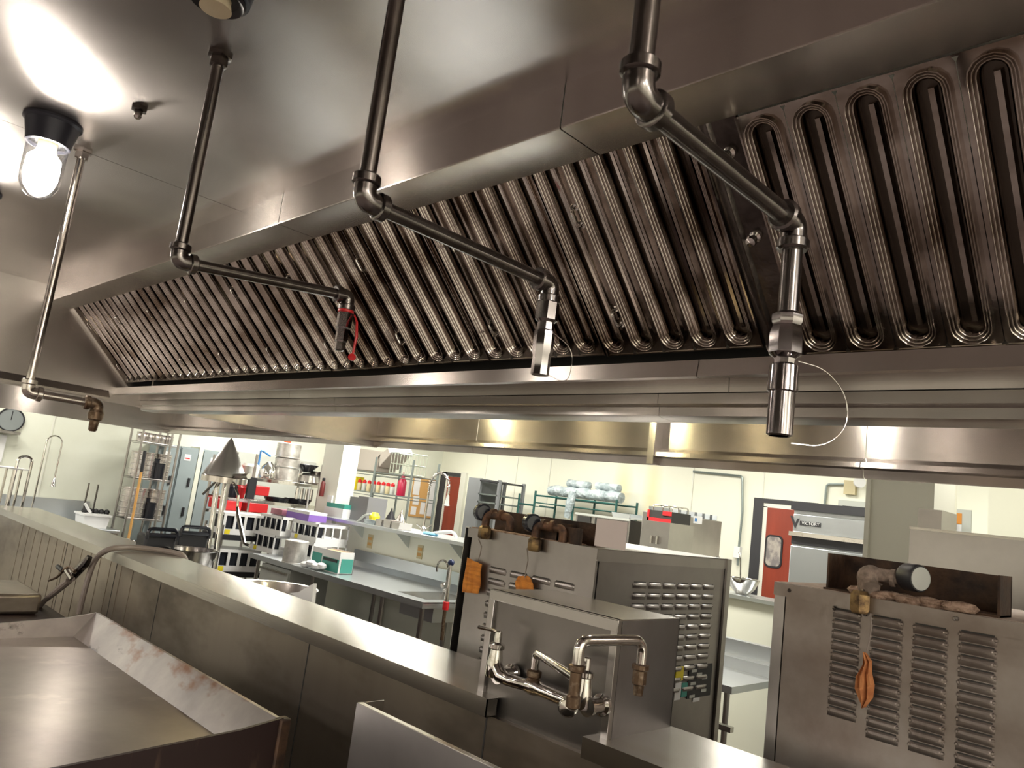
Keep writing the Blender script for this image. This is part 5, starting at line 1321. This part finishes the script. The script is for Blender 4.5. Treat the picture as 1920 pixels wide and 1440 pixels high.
o = MB().tube(bend([on_shelf(474, 0), on_shelf(474, 0)+Vector((0, 0, .33)), on_shelf(494, 0)+Vector((0, 0, .27))], .03, 4), .012, 8).build('blue_rod', 'blue'); tag(o, 'blue bent handle over the dome cover', 'handle')
a = RX(XP+.0, 481, 908, 508, 925)
o = MB().box(XP-.35, XP-.02, a[0], a[1], zz[1]+.06, zz[1]+.17).build('red_bin', 'redp', bevel=.01); tag(o, 'red plastic bin below the dome cover', 'bin', 'red plastic bins')
c_ = on_shelf(560, 1)
for i, (px, r_, h_) in enumerate(((520, .16, .05), (560, .17, .06))):
    o = MB().lathe([(0, 0), (r_*.8, 0), (r_, h_), (r_*.97, h_), (r_*.78, .008), (0, .008)], on_shelf(px, 1), 20).build('dark_pan', 'blackm'); tag(o, 'dark shallow pan on the second pot shelf, %s one' % ('left' if i == 0 else 'right'), 'pan')
for i in range(4):
    y_ = P(556+9*i, 930, x=XP-.1).y
    o = MB().cyl((XP-.1, y_, zz[1]+.06), (XP-.1, y_, zz[1]+.20), .022, n=10).build('steel_canister', 'chrome'); tag(o, 'small steel canister hanging at the right of the second pot shelf', 'canister', 'steel canisters')
for i, (l, r_) in enumerate(((418, 452), (462, 502))):
    a = RX(XP+.0, l, 945, r_, 962)
    o = MB().box(XP-.4, XP+.01, a[0], a[1], zz[2]+.03, zz[2]+.14).build('red_bin', 'redp', bevel=.01); tag(o, 'long red plastic bin on the third pot shelf, %s one' % ('left' if i == 0 else 'right'), 'bin', 'red plastic bins')
a = RX(XP+.0, 440, 872, 452, 890)
o = MB().box(XP-.3, XP-.1, a[0], a[1]+.02, zz[0]+.02, zz[0]+.20).build('red_jug', 'redp', bevel=.02); tag(o, 'red jug peeping out behind the metal cone', 'jug')
a = RX(XP+.05, 464, 895, 479, 936)
o = MB().box(XP+.02, XP+.06, a[0], a[1], a[2], a[3]).build('black_sleeve', 'black'); tag(o, 'black vertical sleeve hanging on the pot shelf post', 'sleeve')
o = MB().tube([Vector((XP+.012, P(578, 925, x=XP).y, zz[0]-.03)), P(573, 965, x=XP+.014)], .010, 8).build('hanging_rod', 'white'); tag(o, 'thin white rod hanging right end of the pot shelves', 'rod')
for i, (px, mm) in enumerate(((455, 'greyl'), (465, 'white'), (432, 'blackm'), (446, 'redp'))):
    o = MB().lathe([(0, 0), (.07, 0), (.08, .12), (.05, .15), (0, .15)], on_shelf(px, 1 if i > 1 else 0), 12).build('plastic_jug', mm)
    tag(o, ('grey plastic jug on the top pot shelf', 'white plastic jug on the top pot shelf', 'black jug behind the cone stand poles', 'red jug behind the cone stand, on the second pot shelf')[i], 'jug')
# crates on the floor rack below
XCR = -7.95
ycr = P(415, 1000, x=XCR).y
for i, (py, lab) in enumerate(((1003, 'top white cup crate behind the cone stand poles'), (1072, 'lower white cup crate behind the cone stand poles'))):
    zc = P(440, py, x=XCR).z
    t_ = thing('cup_crate', lab, 'crate', (XCR, ycr+.25, zc), 'white crates of dark cups')
    MB().box(XCR-.4, XCR, ycr, ycr+.5, zc, zc+.06).box(XCR-.4, XCR, ycr, ycr+.5, zc+.20, zc+.23).build('tray', 'white', t_)
    m = MB()
    for k_ in range(5): m.box(XCR-.01, XCR, ycr+.118*k_, ycr+.118*k_+.03, zc+.06, zc+.20)
    m.build('slatted_side', 'white', t_)
    MB().box(XCR-.38, XCR-.03, ycr+.02, ycr+.48, zc+.06, zc+.20).build('cups', 'blackm', t_)
    MB().box(XCR, XCR+.003, ycr+.03, ycr+.09, zc+.005, zc+.055).build('sticker', 'yellow', t_)
t = thing('dunnage_rack', 'dark low rack carrying the white cup crates', 'rack', (XCR-.2, ycr+.3, 0))
MB().box(XCR-.42, XCR-.0, ycr-.02, ycr+.6, P(440, 1003, x=XCR).z-.06, P(440, 1003, x=XCR).z-.005).build('shelf', 'black', t)
MB().box(XCR-.42, XCR-.0, ycr-.02, ycr+.6, P(440, 1072, x=XCR).z-.06, P(440, 1072, x=XCR).z-.005).build('shelf', 'black', t)
for y_ in (ycr, ycr+.58):
    for x_ in (XCR-.41, XCR+.01): MB().cyl((x_, y_, 0), (x_, y_, P(440, 1003, x=XCR).z+.1), .014, n=8).build('post', 'steel', t)

for o in bpy.data.objects:
    if '_o' in o: del o['_o']
